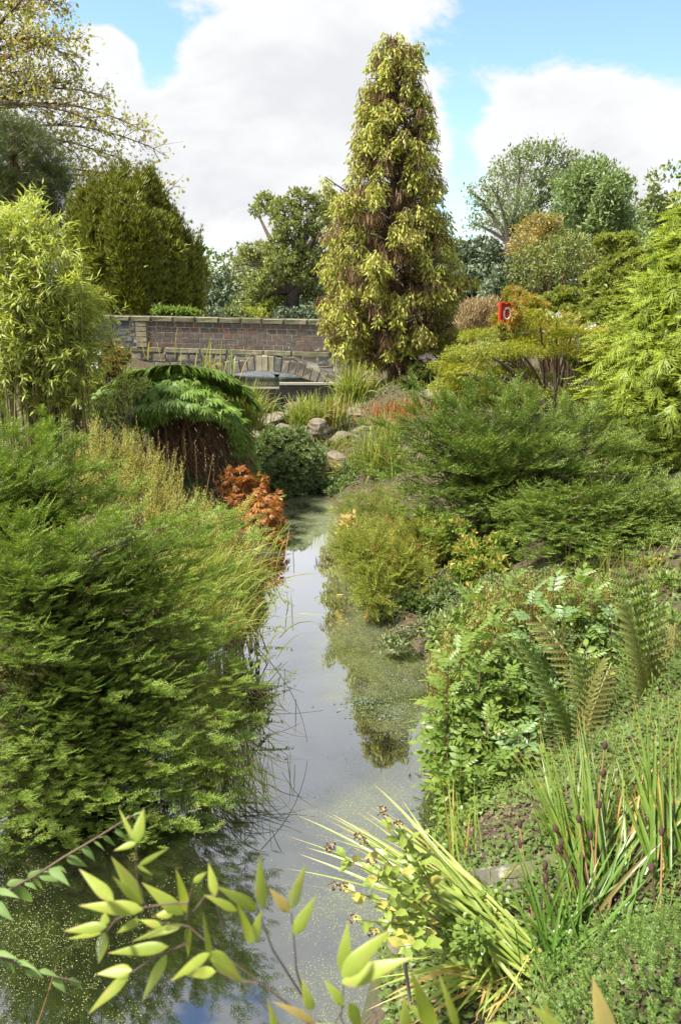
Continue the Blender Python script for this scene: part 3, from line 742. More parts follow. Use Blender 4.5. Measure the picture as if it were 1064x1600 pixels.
def tree(name, base, blobs, label, cat, fmat, tmat, trunk_r, fork, ncl, nlf, sig, size, tpl=LEAF, seed=0, twigs=0, group=None, limb_r=.35, alt=0.0, **kw):
    rng = np.random.RandomState(seed + 100); base = A(base); root = thing(name, base, label, cat, group)
    mb = MB(); cl = leaf_blobs(mb, blobs, ncl, nlf, sig, size, tpl, rng, alt=alt, **kw)
    tb = MB(); fork = A(fork)
    tb.tube(bez(base - Z * .4, (base + fork) / 2 + rng.normal(size=3) * trunk_r * .6, fork, 7), np.linspace(trunk_r * 1.25, trunk_r * .75, 7), 8)
    bb = MB()
    for c, pos in cl:
        mid = fork + (c - fork) * .5 + Z * np.linalg.norm(c - fork) * .12 + rng.normal(size=3) * .06 * np.linalg.norm(c - fork)
        bb.tube(bez(fork, mid, c, 7), np.linspace(trunk_r * limb_r * 1.6, trunk_r * limb_r * .35, 7), 5)
        if twigs:
            for q in pos[:twigs]:
                s0 = c + (mid - c) * rng.rand() * .8
                bb.tube(bez(s0, (s0 + q) / 2 + rng.normal(size=3) * .12 * np.linalg.norm(q - s0), q, 5), np.linspace(trunk_r * limb_r * .35, trunk_r * .03, 5), 3)
    mb.build('foliage', fmat, root, stuff=True); tb.build('trunk', tmat, root, smooth=True); bb.build('branches', tmat, root, stuff=True)
    return root

# far woodland seen over the bridge
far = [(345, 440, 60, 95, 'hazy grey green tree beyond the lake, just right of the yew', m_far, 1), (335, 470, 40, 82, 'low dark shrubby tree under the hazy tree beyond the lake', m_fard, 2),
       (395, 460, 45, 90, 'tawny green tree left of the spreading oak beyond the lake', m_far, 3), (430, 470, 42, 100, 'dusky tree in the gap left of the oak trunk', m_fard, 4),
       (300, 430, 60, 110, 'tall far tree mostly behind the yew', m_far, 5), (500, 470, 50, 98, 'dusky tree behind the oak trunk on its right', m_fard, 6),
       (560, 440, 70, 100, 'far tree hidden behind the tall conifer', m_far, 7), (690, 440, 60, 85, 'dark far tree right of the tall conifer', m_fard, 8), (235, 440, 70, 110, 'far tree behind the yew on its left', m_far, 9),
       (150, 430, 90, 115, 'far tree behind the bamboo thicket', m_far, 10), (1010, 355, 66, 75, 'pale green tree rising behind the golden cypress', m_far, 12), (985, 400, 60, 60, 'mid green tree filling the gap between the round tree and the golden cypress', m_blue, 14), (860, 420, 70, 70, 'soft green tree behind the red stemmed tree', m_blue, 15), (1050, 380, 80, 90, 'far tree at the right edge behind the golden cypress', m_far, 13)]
for (px, py, r, Y, lab, m, s) in far:
    rr = np.random.RandomState(s); bl = []
    for k in range(9): bl.append(blob(px + rr.normal() * r * .5, py + rr.normal() * r * .4 + 5, r * rr.uniform(.35, .6), Y, rr.normal() * 1.5))
    b0 = P(px, 495, Y); bz = GH(b0.x, Y); fk = P(px, py + r * .4, Y)
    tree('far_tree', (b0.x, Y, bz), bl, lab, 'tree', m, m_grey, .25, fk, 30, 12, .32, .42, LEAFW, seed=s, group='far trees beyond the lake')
for k, (px, r, m, lab) in enumerate([(330, 16, m_fard, 'dark low bush on the far shore just right of the yew'), (362, 14, m_far, 'pale low bush on the far shore left of the oak'), (392, 13, m_low, 'yellowish low bush on the far shore left of the round shrub'), (445, 12, m_fard, 'dark low bush between the round shrub and the oak trunk'), (480, 13, m_fard, 'dark low bush just right of the oak trunk'), (505, 15, m_far, 'low bush on the far shore beside the tall conifer edge')]):
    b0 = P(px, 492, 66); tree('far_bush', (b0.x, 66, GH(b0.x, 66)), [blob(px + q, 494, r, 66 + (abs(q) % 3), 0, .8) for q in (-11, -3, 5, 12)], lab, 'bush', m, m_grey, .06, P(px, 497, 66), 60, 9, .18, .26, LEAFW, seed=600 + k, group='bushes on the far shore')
# small rounded shrub beside the oak trunk
b0 = P(430, 485, 68); tree('round_shrub', (b0.x, 68, GH(b0.x, 68)), [blob(417, 480, 11, 68), blob(424, 486, 9, 68), blob(418, 492, 10, 68)], 'small round yellow green shrub left of the oak trunk beyond the lake', 'shrub', m_low, m_grey, .08, P(418, 492, 68), 60, 10, .12, .18, LEAFW, seed=31)

# oak
OY = 70
oak = [(420, 318, 22), (445, 330, 22), (400, 328, 10), (470, 312, 20), (495, 320, 20), (515, 330, 22), (440, 352, 16), (480, 345, 22), (505, 360, 22), (455, 370, 22), (430, 385, 20), (405, 395, 20),
       (385, 398, 14), (375, 412, 9), (440, 408, 24), (470, 400, 24), (500, 395, 24), (530, 400, 22), (525, 430, 24), (495, 430, 22), (465, 432, 20), (430, 430, 22), (405, 445, 24), (400, 470, 22), (425, 462, 20), (450, 455, 16), (480, 458, 14), (510, 465, 22), (530, 470, 24), (415, 405, 14)]
rr = np.random.RandomState(5)
tree('oak_tree', (P(457, 495, OY).x, OY, 1.9), [blob(px, py, r * 1.0, OY, rr.normal() * 1.6, .8) for px, py, r in oak], 'broad gnarled oak with dark trunk rising beyond the bridge wall', 'tree',
     m_oak, barkmat('oak_bark', (.045, .035, .028), (.10, .08, .06)), .62, P(460, 455, OY), 52, 11, .17, .28, LEAFW, seed=40, twigs=4, limb_r=.30, shell=.25, up=.5)

# yew mass behind the bridge, left
YY = 32
yw = MB(); rng = np.random.RandomState(51); yb = []
lob = [(185, 285, 16, 0), (150, 300, 18, 0), (210, 300, 18, 0), (235, 290, 14, .4), (175, 330, 35, -1.), (215, 340, 35, -1.3), (140, 340, 30, -.5), (250, 330, 26, -.6), (280, 355, 16, 0), (292, 380, 18, -.3), (308, 400, 15, 0),
       (312, 425, 16, 0), (318, 445, 14, .3), (300, 450, 22, -.5), (265, 380, 36, -1.4), (225, 400, 42, -1.8), (175, 400, 44, -1.8), (130, 400, 36, -1), (150, 450, 42, -1.), (200, 455, 42, -1.4), (250, 440, 40, -1.3), (290, 470, 24, -.4), (115, 330, 20, 0), (110, 440, 30, 0), (240, 480, 36, 0), (180, 490, 36, 0), (120, 490, 34, 0)]
Ytpl = T_bunch(9, 7, (.5, 1.0), .8, T_leaf(.20))
ytop = np.array([[100, 330], [125, 300], [150, 285], [180, 268], [205, 280], [238, 272], [262, 330], [280, 345], [300, 375], [318, 400], [326, 440]])
yl = [blob(213 + (px - 213) * .88, 478 - (478 - py) * .80, r * .80, YY, dy * .9, 1.1) for px, py, r, dy in lob]
yr_ = np.random.RandomState(52); ytc = np.array([[95, 345], [112, 318], [125, 300], [140, 292], [152, 280], [165, 276], [180, 268], [192, 276], [205, 286], [220, 278], [238, 272], [252, 292], [262, 330], [272, 340], [280, 345], [292, 362], [300, 375], [310, 388], [318, 405], [326, 440]])
for k in range(105):
    px = yr_.uniform(100, 322); tp_ = np.interp(px, ytc[:, 0], ytc[:, 1]); py = tp_ + (yr_.uniform(-2, 26) if k < 26 else 10 + (470 - tp_) * yr_.rand() ** 1.1) ; rr_ = yr_.uniform(9, 14); dep = -2.3 * math.sin(math.pi * min(1, max(0, (px - 85) / 250))) * min(1, (py - tp_) / 60 + .15)
    px = 213 + (px - 213) * .90; py = 470 - (470 - py) * .91; cc_, r3 = blob(px, py + rr_ * 1.3, rr_, YY, dep, 2.9); yl.append((cc_, r3))
for c, r in yl:
    n = int(190 * (r[0] * r[2]) / .45) if r[2] > r[0] * 2 else int(50 * (r[0] ** 2) / .45); u = rsph(n, rng); u = u[(u[:, 1] < .45)]; n = len(u)
    lump = 1 + .10 * np.sin(u[:, 0:1] * 7 + c[0] * 9) * np.cos(u[:, 2:3] * 8)
    pos = c + u * r * lump * (.86 + .16 * rng.rand(n, 1)); alt = (rng.rand(n) < .03) * .5
    yw.scatter(Ytpl, pos, u * .6 + Z * 1.1 + rsph(n, rng) * .25, rsph(n, rng), .20 + .16 * rng.rand(n), alt=alt, rng=rng)
for k in range(230):       # upright leading shoots that break the outline
    q = rng.randint(0, len(ytop) - 1); f_ = rng.rand(); pt = ytop[q] * (1 - f_) + ytop[q + 1] * f_
    pt = np.array([213 + (pt[0] - 213) * .93, 470 - (470 - pt[1]) * .95]); c = A(P(pt[0] + rng.normal() * 5, pt[1] + 4 + abs(rng.normal()) * 14, YY - .4 + rng.rand()))
    hh = .25 + .5 * rng.rand()
    hh *= 1.5
    for z_ in np.arange(0, hh, .09): yw.scatter(Ytpl, c[None] + Z * z_ + rng.normal(size=(1, 3)) * .04, Z[None] + rsph(1, rng) * .35, rsph(1, rng), np.array([.28 - .14 * z_ / hh]), rng=rng)
yb0 = P(210, 500, YY); yroot = thing('yew_tree', (yb0.x, YY, GH(yb0.x, YY)), 'big dense dark olive yew with upright tips behind the left end of the bridge', 'tree')
inner = MB(); leaf_blobs(inner, [(c, r * .7) for c, r in yl[:27]], 60, 8, .10, .28, LEAFW, rng, shell=.8)
yw.build('foliage', m_yew, yroot, stuff=True); inner.build('inner_foliage', m_yew, yroot, stuff=True)
tb = MB(); 
for dx in (-1.2, -.3, .7): tb.tube(bez((yb0.x + dx * .4, YY, 1.4), (yb0.x + dx, YY, 3), (yb0.x + dx * 1.8, YY, 5), 5), [.25, .2, .17, .12, .06], 6)
tb.build('trunk', m_wood, yroot)
# low evergreen along the wall foot behind the parapet
b0 = P(270, 490, 28.6); tree('laurel_bush', (b0.x, 28.6, 2.0), [blob(px, 488 + (px * 7) % 5, 7, 28.6) for px in range(250, 315, 13)], 'glossy green low bush just over the coping in front of the yew', 'bush', m_comp, m_wood, .04, (b0.x, 28.6, 2.6), 70, 6, .07, .13, T_leaf(.5), seed=61)

# pine at far left
PY = 34
pl = [(20, 215, 34), (50, 230, 34), (78, 252, 28), (95, 280, 24), (30, 260, 45), (70, 290, 36), (15, 300, 40), (50, 320, 36), (90, 315, 24), (-20, 240, 45), (-30, 300, 50), (100, 340, 26), (60, 350, 30), (105, 370, 24), (20, 195, 18), (45, 380, 40), (0, 380, 40)]
nb = T_bunch(12, 12, (.5, 1.0), 1.0, (np.array([[-.02, 0, 0], [.02, 0, 0], [0, 1, 0]]), np.array([[0, 1, 2]]), np.array([0, 0, 1.])))
b0 = P(30, 500, PY); tree('pine_tree', (b0.x, PY, GH(b0.x, PY)), [blob(px, py, r, PY, 0, .8) for px, py, r in pl], 'dull dark green pine at the left edge above the bamboo', 'tree', m_pine, m_red, .3, P(30, 380, PY), 110, 3, .13, .36, nb, seed=71, up=.8)

# sparse turning tree, top left
SY = 41
sp_ = MB(); br = MB(); rng = np.random.RandomState(81)
b0 = P(-60, 500, SY); sroot = thing('turning_tree', (b0.x, SY, GH(b0.x, SY)), 'tall thin leaved tree turning yellow and orange at the top left', 'tree')
tr_ = [A((b0.x, SY, 1.6)), A(P(-80, 300, SY)), A(P(-60, 100, SY)), A(P(-90, -160, SY))]
tb = MB(); tb.tube(np.array(tr_), [.6, .45, .3, .15], 8); tb.build('trunk', m_grey, sroot, smooth=True)
arms = [((-75, 250), (60, 150), (240, 232), 0), ((-70, 280), (90, 235), (262, 300), .3), ((-75, 290), (60, 262), (255, 338), -.4), ((-70, 200), (40, 110), (160, 150), .6), ((-65, 120), (30, 30), (112, 92), .2), ((-70, 60), (20, -40), (95, 10), -.2),
        ((-70, 150), (30, 60), (118, 60), 1.0), ((-65, 200), (70, 120), (225, 205), 1.2), ((-75, 320), (60, 250), (235, 285), -1.), ((-60, 100), (20, 20), (60, -30), -1), ((-70, 180), (30, 140), (150, 190), -1.2), ((-70, 240), (20, 170), (120, 240), -.8),
        ((-70, 90), (10, 40), (70, 70), -1.4), ((-70, 130), (0, 90), (60, 130), -1.5), ((-70, 40), (0, 0), (50, 20), .8), ((-70, 160), (30, 120), (105, 130), .2), ((-70, 230), (60, 190), (190, 250), .4)]
pts = []
for a_, b_, c_, dy in arms:
    cv = bez(P(*a_, SY), P(*b_, SY + dy), P(*c_, SY + dy * 1.6), 16); br.tube(cv, np.linspace(.10, .02, 16), 5)
    for q in range(3, 16):
        for _ in range(4):
            sgn = rng.choice([-1, 1]); tg = cv[min(q, 15)] - cv[q - 1]; tg /= np.linalg.norm(tg)
            d = tg + rsph(1, rng)[0] * .9 + Z * .25; L = rng.uniform(.6, 1.9) * (1.1 - q / 22)
            e = cv[q] + d / np.linalg.norm(d) * L; tw = bez(cv[q], (cv[q] + e) / 2 + rng.normal(size=3) * .08, e, 5); br.tube(tw, [.022, .018, .015, .011, .006], 3)
            for _k in range(2):
                e2 = tw[rng.randint(1, 5)] + (rsph(1, rng)[0] + d * .5) * rng.uniform(.25, .6); br.tube(np.array([tw[2], e2]), [.010, .005], 3); pts.append((e2, 2))
            pts.append((e, 3)); pts.append((tw[3], 1))
pos = np.concatenate([np.repeat(p[None], k, 0) for p, k in pts]); pos = pos + rng.normal(size=pos.shape) * .15
n = len(pos); warm = np.clip(hashn(pos[:, 0] * .7, pos[:, 2] * .7) + .15, 0, .9) * (rng.rand(n) < .45)
sp_.scatter(T_leaf(.7, .12), pos, rsph(n, rng) - Z * .5, rsph(n, rng) + Z, .12 + .12 * rng.rand(n), alt=warm, rng=rng)
sp_.build('foliage', m_sparse, sroot, stuff=True); br.build('branches', m_twig, sroot, stuff=True)

# right background trees
def bl_(lst, Y, j, seed, fz=.85):
    r_ = np.random.RandomState(seed); return [blob(px, py, r, Y, r_.normal() * j, fz) for px, py, r in lst]
RY = 46
b0 = P(795, 480, RY)
tree('airy_tree', (b0.x, RY, GH(b0.x, RY)), bl_([(835, 232, 18), (865, 240, 22), (890, 262, 20), (810, 245, 20), (785, 262, 18), (765, 290, 18), (815, 275, 24), (850, 275, 26), (880, 290, 24), (750, 320, 16), (780, 310, 22), (812, 312, 24), (845, 315, 24), (740, 350, 14), (770, 345, 18), (800, 345, 22), (735, 300, 8), (830, 350, 26), (900, 240, 10)], RY, 1.2, 1),
     'tall airy pale green tree with see-through crown right of the conifer', 'tree', m_ash, m_grey, .26, P(795, 380, RY), 42, 9, .22, .19, T_leaf(.5), seed=91, twigs=7, shell=.15, limb_r=.32)
b0 = P(930, 480, 38)
tree('round_tree', (b0.x, 38, GH(b0.x, 38)), bl_([(905, 285, 26), (935, 280, 28), (960, 300, 24), (920, 315, 36), (950, 335, 30), (890, 325, 24), (900, 360, 30), (935, 370, 36), (970, 350, 18), (965, 385, 24), (880, 290, 16), (925, 265, 16), (900, 400, 26), (960, 290, 18)], 38, 1.0, 2, 1.0),
     'dense blue green round headed tree, second from the right', 'tree', m_blue, m_grey, .25, P(930, 400, 38), 90, 12, .16, .20, T_leaf(.45), seed=92, twigs=2)
b0 = P(830, 480, 33)
tree('orange_tinted_tree', (b0.x, 33, GH(b0.x, 33)), bl_([(825, 360, 18), (845, 352, 18), (860, 362, 12), (815, 380, 16), (840, 378, 16), (805, 395, 10), (860, 350, 12)], 33, .5, 3), 'small tree top tinted orange and yellow below the airy tree', 'tree', m_orng, m_wood, .12, P(832, 400, 33), 50, 9, .14, .12, LEAFW, seed=93, alt=.0)
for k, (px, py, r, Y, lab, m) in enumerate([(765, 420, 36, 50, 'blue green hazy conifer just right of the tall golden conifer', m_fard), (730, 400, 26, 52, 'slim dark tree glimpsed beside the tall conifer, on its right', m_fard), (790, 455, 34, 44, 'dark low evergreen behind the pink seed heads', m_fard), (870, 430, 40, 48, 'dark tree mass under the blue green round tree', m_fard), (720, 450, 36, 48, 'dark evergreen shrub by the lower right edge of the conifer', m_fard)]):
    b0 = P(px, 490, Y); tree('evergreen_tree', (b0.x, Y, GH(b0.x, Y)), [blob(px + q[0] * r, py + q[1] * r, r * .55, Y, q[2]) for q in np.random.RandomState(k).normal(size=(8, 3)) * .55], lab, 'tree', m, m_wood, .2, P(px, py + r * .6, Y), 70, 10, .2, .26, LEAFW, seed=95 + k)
# small multi-stemmed red-barked tree
RB = 21; b0 = P(865, 500, RB); rbz = GH(b0.x, RB)
rb = thing('red_stemmed_tree', (b0.x, RB, rbz), 'small spreading tree with several bare reddish stems above the maple', 'tree')
rng = np.random.RandomState(97); mb = MB(); st = MB()
rb_bl = bl_([(830, 395, 22), (860, 385, 20), (895, 380, 22), (925, 395, 20), (810, 420, 20), (845, 415, 22), (885, 410, 24), (915, 420, 20), (800, 450, 16), (830, 445, 20), (870, 440, 18), (905, 445, 18), (950, 410, 16)], RB, .5, 4, .7)
cl = leaf_blobs(mb, rb_bl, 34, 9, .09, .085, T_leaf(.5), rng, shell=.2, up=.4)
for q, (c, _) in enumerate(cl[:12]):
    s0 = A((b0.x + rng.uniform(-.35, .35), RB + rng.uniform(-.2, .2), rbz - .2)); st.tube(bez(s0, (s0 + c) / 2 + A([(c - s0)[0] * -.12, 0, .25]), c, 8), np.linspace(.05, .012, 8), 5)
mb.build('foliage', m_oak, rb, stuff=True)
st.build('stems', m_red, rb, stuff=True)

# ------------------------------------------------------------------ tall drooping golden conifer
CY = 21.4
cb = P(614, 612, CY); crng = np.random.RandomState(111)
con = thing('tall_conifer', (cb.x, CY, GH(cb.x, CY)), 'tall ragged cone shaped conifer with drooping yellow green tufts and brown inner twigs', 'tree')
prof = np.array([[48, 6, 10], [62, 20, 28], [85, 31, 31], [110, 28, 35], [135, 44, 40], [160, 48, 50], [190, 57, 62], [215, 57, 66], [250, 64, 68], [285, 68, 72], [310, 98, 74], [340, 104, 80], [370, 112, 92], [400, 110, 100], [430, 112, 108], [460, 115, 108], [490, 115, 112], [520, 112, 104], [550, 95, 100], [575, 70, 85], [590, 40, 50]])
def cprof(py): return np.interp(py, prof[:, 0], prof[:, 1]), np.interp(py, prof[:, 0], prof[:, 2])
mb = MB(); brn = MB(); bw = MB()
top = A(P(620, 50, CY))
tr = np.array([A((cb.x, CY, cb.z - .3)), A((cb.x, CY, cb.z + .25)), A(P(612, 400, CY)), A(P(616, 230, CY)), A(P(620, 120, CY)), top])
for k in range(640):
    py = 62 + 505 * (crng.rand() ** .85); L_, R_ = cprof(py); th = crng.uniform(0, 2 * math.pi)
    cx = 615; k_ = CY / FPX / .95
    ct, s_ = math.cos(th), math.sin(th); rad = (R_ if ct > 0 else L_) * k_ * (.80 + .18 * crng.rand())
    z_ = P(cx, py, CY).z
    e = A([tr[0][0] * 0 + P(cx, py, CY).x + ct * rad, CY + s_ * rad * .95, z_]); s0 = A([np.interp(z_, tr[:, 2], tr[:, 0]), CY, z_ - rad * .12 - .05])
    cv = bez(s0, (s0 + e) / 2 + Z * rad * .22, e, 7); bw.tube(cv, np.linspace(.022, .006, 7), 4)
    nT = 1 + int(rad / .11); gap = .5 + .5 * math.sin(z_ * 6.1 + th * 3.7) * math.cos(z_ * 3.3 - th * 2.2 + 1)
    for q in range(nT):
        f_ = 1 - (q / max(nT, 1)) * .75 * (crng.rand() * .3 + .8); p = cv[0] * 0 + np.array([np.interp(f_, np.linspace(0, 1, 7), cv[:, j]) for j in range(3)]) + crng.normal(size=3) * .05
        if f_ > .70 and crng.rand() < .8 and gap < .62:
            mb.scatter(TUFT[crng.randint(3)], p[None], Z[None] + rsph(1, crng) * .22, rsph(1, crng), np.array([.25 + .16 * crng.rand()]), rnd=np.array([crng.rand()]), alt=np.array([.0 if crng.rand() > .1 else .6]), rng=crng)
        elif f_ > .42 and crng.rand() < .25 and gap < .6:
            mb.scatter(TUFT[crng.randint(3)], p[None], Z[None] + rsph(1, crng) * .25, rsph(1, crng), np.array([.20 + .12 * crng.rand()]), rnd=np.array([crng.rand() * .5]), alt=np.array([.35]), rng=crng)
        if crng.rand() < .30:
            nb_ = 9; pp = np.repeat(p[None], nb_, 0) + crng.normal(size=(nb_, 3)) * .05
            brn.scatter(T_leaf(.10, .01, .05), pp, -Z * 1.0 + rsph(nb_, crng) * .45, rsph(nb_, crng), .12 + .22 * crng.rand(nb_), rng=crng)
for (px, py, dx) in [(508, 278, 0), (516, 290, .1), (528, 305, 0), (540, 320, .1), (748, 438, 0), (735, 436, .1), (715, 440, 0), (730, 492, .1), (720, 505, 0), (738, 500, -.1), (590, 70, 0), (600, 60, 0), (625, 52, 0), (640, 70, 0), (655, 66, 0), (578, 95, 0), (585, 84, .1), (650, 80, .1), (657, 95, 0), (520, 300, .2), (512, 284, .1), (534, 318, 0), (545, 332, .1)]:
    for _ in range(3):
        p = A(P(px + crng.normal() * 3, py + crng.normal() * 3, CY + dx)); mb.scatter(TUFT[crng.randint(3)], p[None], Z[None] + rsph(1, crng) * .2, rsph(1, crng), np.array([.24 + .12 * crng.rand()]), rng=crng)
for e in ((508, 276), (748, 436), (730, 490), (657, 66), (590, 68)):
    py = e[1] + 60; s0 = A([P(615, py, CY).x, CY, P(615, py, CY).z]); ee = A(P(*e, CY)); bw.tube(bez(s0, (s0 + ee) / 2 - Z * .15, ee, 8), np.linspace(.05, .01, 8), 4)
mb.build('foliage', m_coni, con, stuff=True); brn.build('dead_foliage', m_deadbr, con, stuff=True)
bw.build('branches', m_wood, con, stuff=True)
tb = MB(); tb.tube(tr, [.19, .15, .10, .07, .045, .01], 9); tb.build('trunk', barkmat('red_brown_bark', (.10, .055, .035), (.19, .11, .075), 16), con, smooth=True)

# ------------------------------------------------------------------ golden cypress at right edge
GY = 12.2; grng = np.random.RandomState(121); gx = P(1092, 700, GY).x
gz0 = GH(gx, GY); gz1 = P(1085, 240, GY).z
gc = thing('golden_cypress', (gx, GY, gz0), 'bright golden green cypress of drooping fan sprays at the right edge', 'tree')
mb = MB(); st = MB(); st.tube(np.array([[gx, GY, gz0 - .2], [gx, GY, gz1 - .4]]), [.12, .02], 6)
gp = np.array([[235, 16], [262, 40], [285, 64], [330, 84], [380, 102], [430, 122], [480, 148], [520, 168], [560, 184], [600, 196], [640, 184], [690, 160], [740, 125]])
for k in range(2900):
    py = 238 + 510 * grng.rand(); rad = np.interp(py, gp[:, 0], gp[:, 1]) * GY / FPX; th = grng.uniform(math.pi * .85, math.pi * 2.1)
    lay = .93 + .14 * math.sin(py * .20 + th * 3 + 1.3 * math.sin(th * 5)) 
    rr = rad * lay * (.82 + .22 * grng.rand() ** .5); z_ = P(1095, py, GY).z
    o_ = A([math.cos(th), math.sin(th), 0]); p = A([gx, GY, z_]) + o_ * (rr - .12)
    for q in range(1):
        pp = p + grng.normal(size=3) * .04; d = o_ + Z * (-.42 + grng.normal() * .22) + rsph(1, grng)[0] * .30
        mb.scatter(JUNFAR[grng.randint(2)], pp[None], d[None], (Z + o_ * .5 + rsph(1, grng)[0] * .3)[None], np.array([.18 + .10 * grng.rand()]), rnd=np.array([grng.rand()]), rng=grng)
inn = MB()
for k in range(1250):
    py = 255 + 480 * grng.rand() ** .8; rad = np.interp(py, gp[:, 0], gp[:, 1]) * GY / FPX * (.62 + .30 * grng.rand()); th = grng.uniform(0, 6.28); o_ = A([math.cos(th), math.sin(th), 0])
    p = A([gx, GY, P(1095, py, GY).z]) + o_ * rad; inn.scatter(FANF[k % 2], p[None], (o_ * .55 - Z * .75 + rsph(1, grng)[0] * .3)[None], (o_ + Z * .5 + rsph(1, grng)[0] * .2)[None], np.array([.22 + .1 * grng.rand()]), rnd=np.array([grng.rand() * .6]), rng=grng, tipv=np.array([.55]))
core = [(A([gx, GY, P(1092, py_, GY).z]), A([1, 1, .9]) * np.interp(py_, gp[:, 0], gp[:, 1]) * GY / FPX * .74) for py_ in range(280, 745, 38)]
leaf_blobs(inn, core, 230, 7, .06, .15, T_leaf(.5), grng, up=-.4, out=.6, shell=.75)
mb.build('foliage', m_gold, gc, stuff=True); inn.build('inner_foliage', m_gold, gc, stuff=True); st.build('trunk', m_wood, gc)

# ------------------------------------------------------------------ bamboo thicket, left
BY = 12.5; brng = np.random.RandomState(131); b0 = P(40, 650, BY)
bam = thing('bamboo_thicket', (b0.x, BY, GH(b0.x, BY)), 'pale yellow green bamboo thicket with thin canes at the left edge', 'bamboo')
mb = MB(); st = MB()
tops = [(15, 335), (45, 330), (60, 345), (90, 365), (75, 380), (100, 400), (120, 425), (135, 445), (150, 465), (158, 480), (30, 360), (5, 350), (-15, 340), (-30, 360), (60, 400), (85, 430), (110, 460), (20, 400), (45, 430), (140, 490), (150, 510), (70, 460), (95, 490), (120, 520), (10, 450), (35, 480), (-10, 420), (60, 510), (85, 530), (110, 545), (130, 540), (20, 520), (40, 545), (0, 500), (65, 560), (-20, 480), (95, 570), (25, 575), (50, 590), (115, 585), (75, 600), (5, 590), (160, 500), (145, 535)]
for q, (px, py) in enumerate(tops * 2):
    dy = brng.uniform(-.7, .7); e = A(P(px + brng.normal() * 5, py + brng.normal() * 6, BY + dy)); bx = e[0] * .55 + b0.x * .45 + brng.normal() * .3
    s0 = A([bx, BY + dy * .7, GH(bx, BY) - .1]); cv = bez(s0, A([s0[0], s0[1], e[2] * 1.02 + .1]), e, 14); st.tube(cv, np.linspace(.016, .004, 14), 4)
    for t_ in range(5, 14):
        for b_ in range(3):
            f_ = brng.rand(); p0 = cv[t_ - 1] * (1 - f_) + cv[t_] * f_; d = rsph(1, brng)[0] * A([1, 1, .5]) + Z * .35; L = .16 + .25 * brng.rand(); p1 = p0 + d * L
            n = 12; u = np.linspace(.15, 1, n)[:, None]; pp = p0 + (p1 - p0) * u; dd = (p1 - p0) / L + rsph(n, brng) * .9 - Z * .35
            mb.scatter(LANCE, pp, dd, rsph(n, brng) * .5 + Z, A(.10 + .07 * brng.rand(n))[:, None] * A([1.15, 1, 1]), alt=(brng.rand(n) < .04) * .7, rng=brng)
mb.build('foliage', m_bamb, bam, stuff=True); st.build('canes', barkmat('cane', (.14, .13, .04), (.24, .2, .07)), bam, stuff=True)
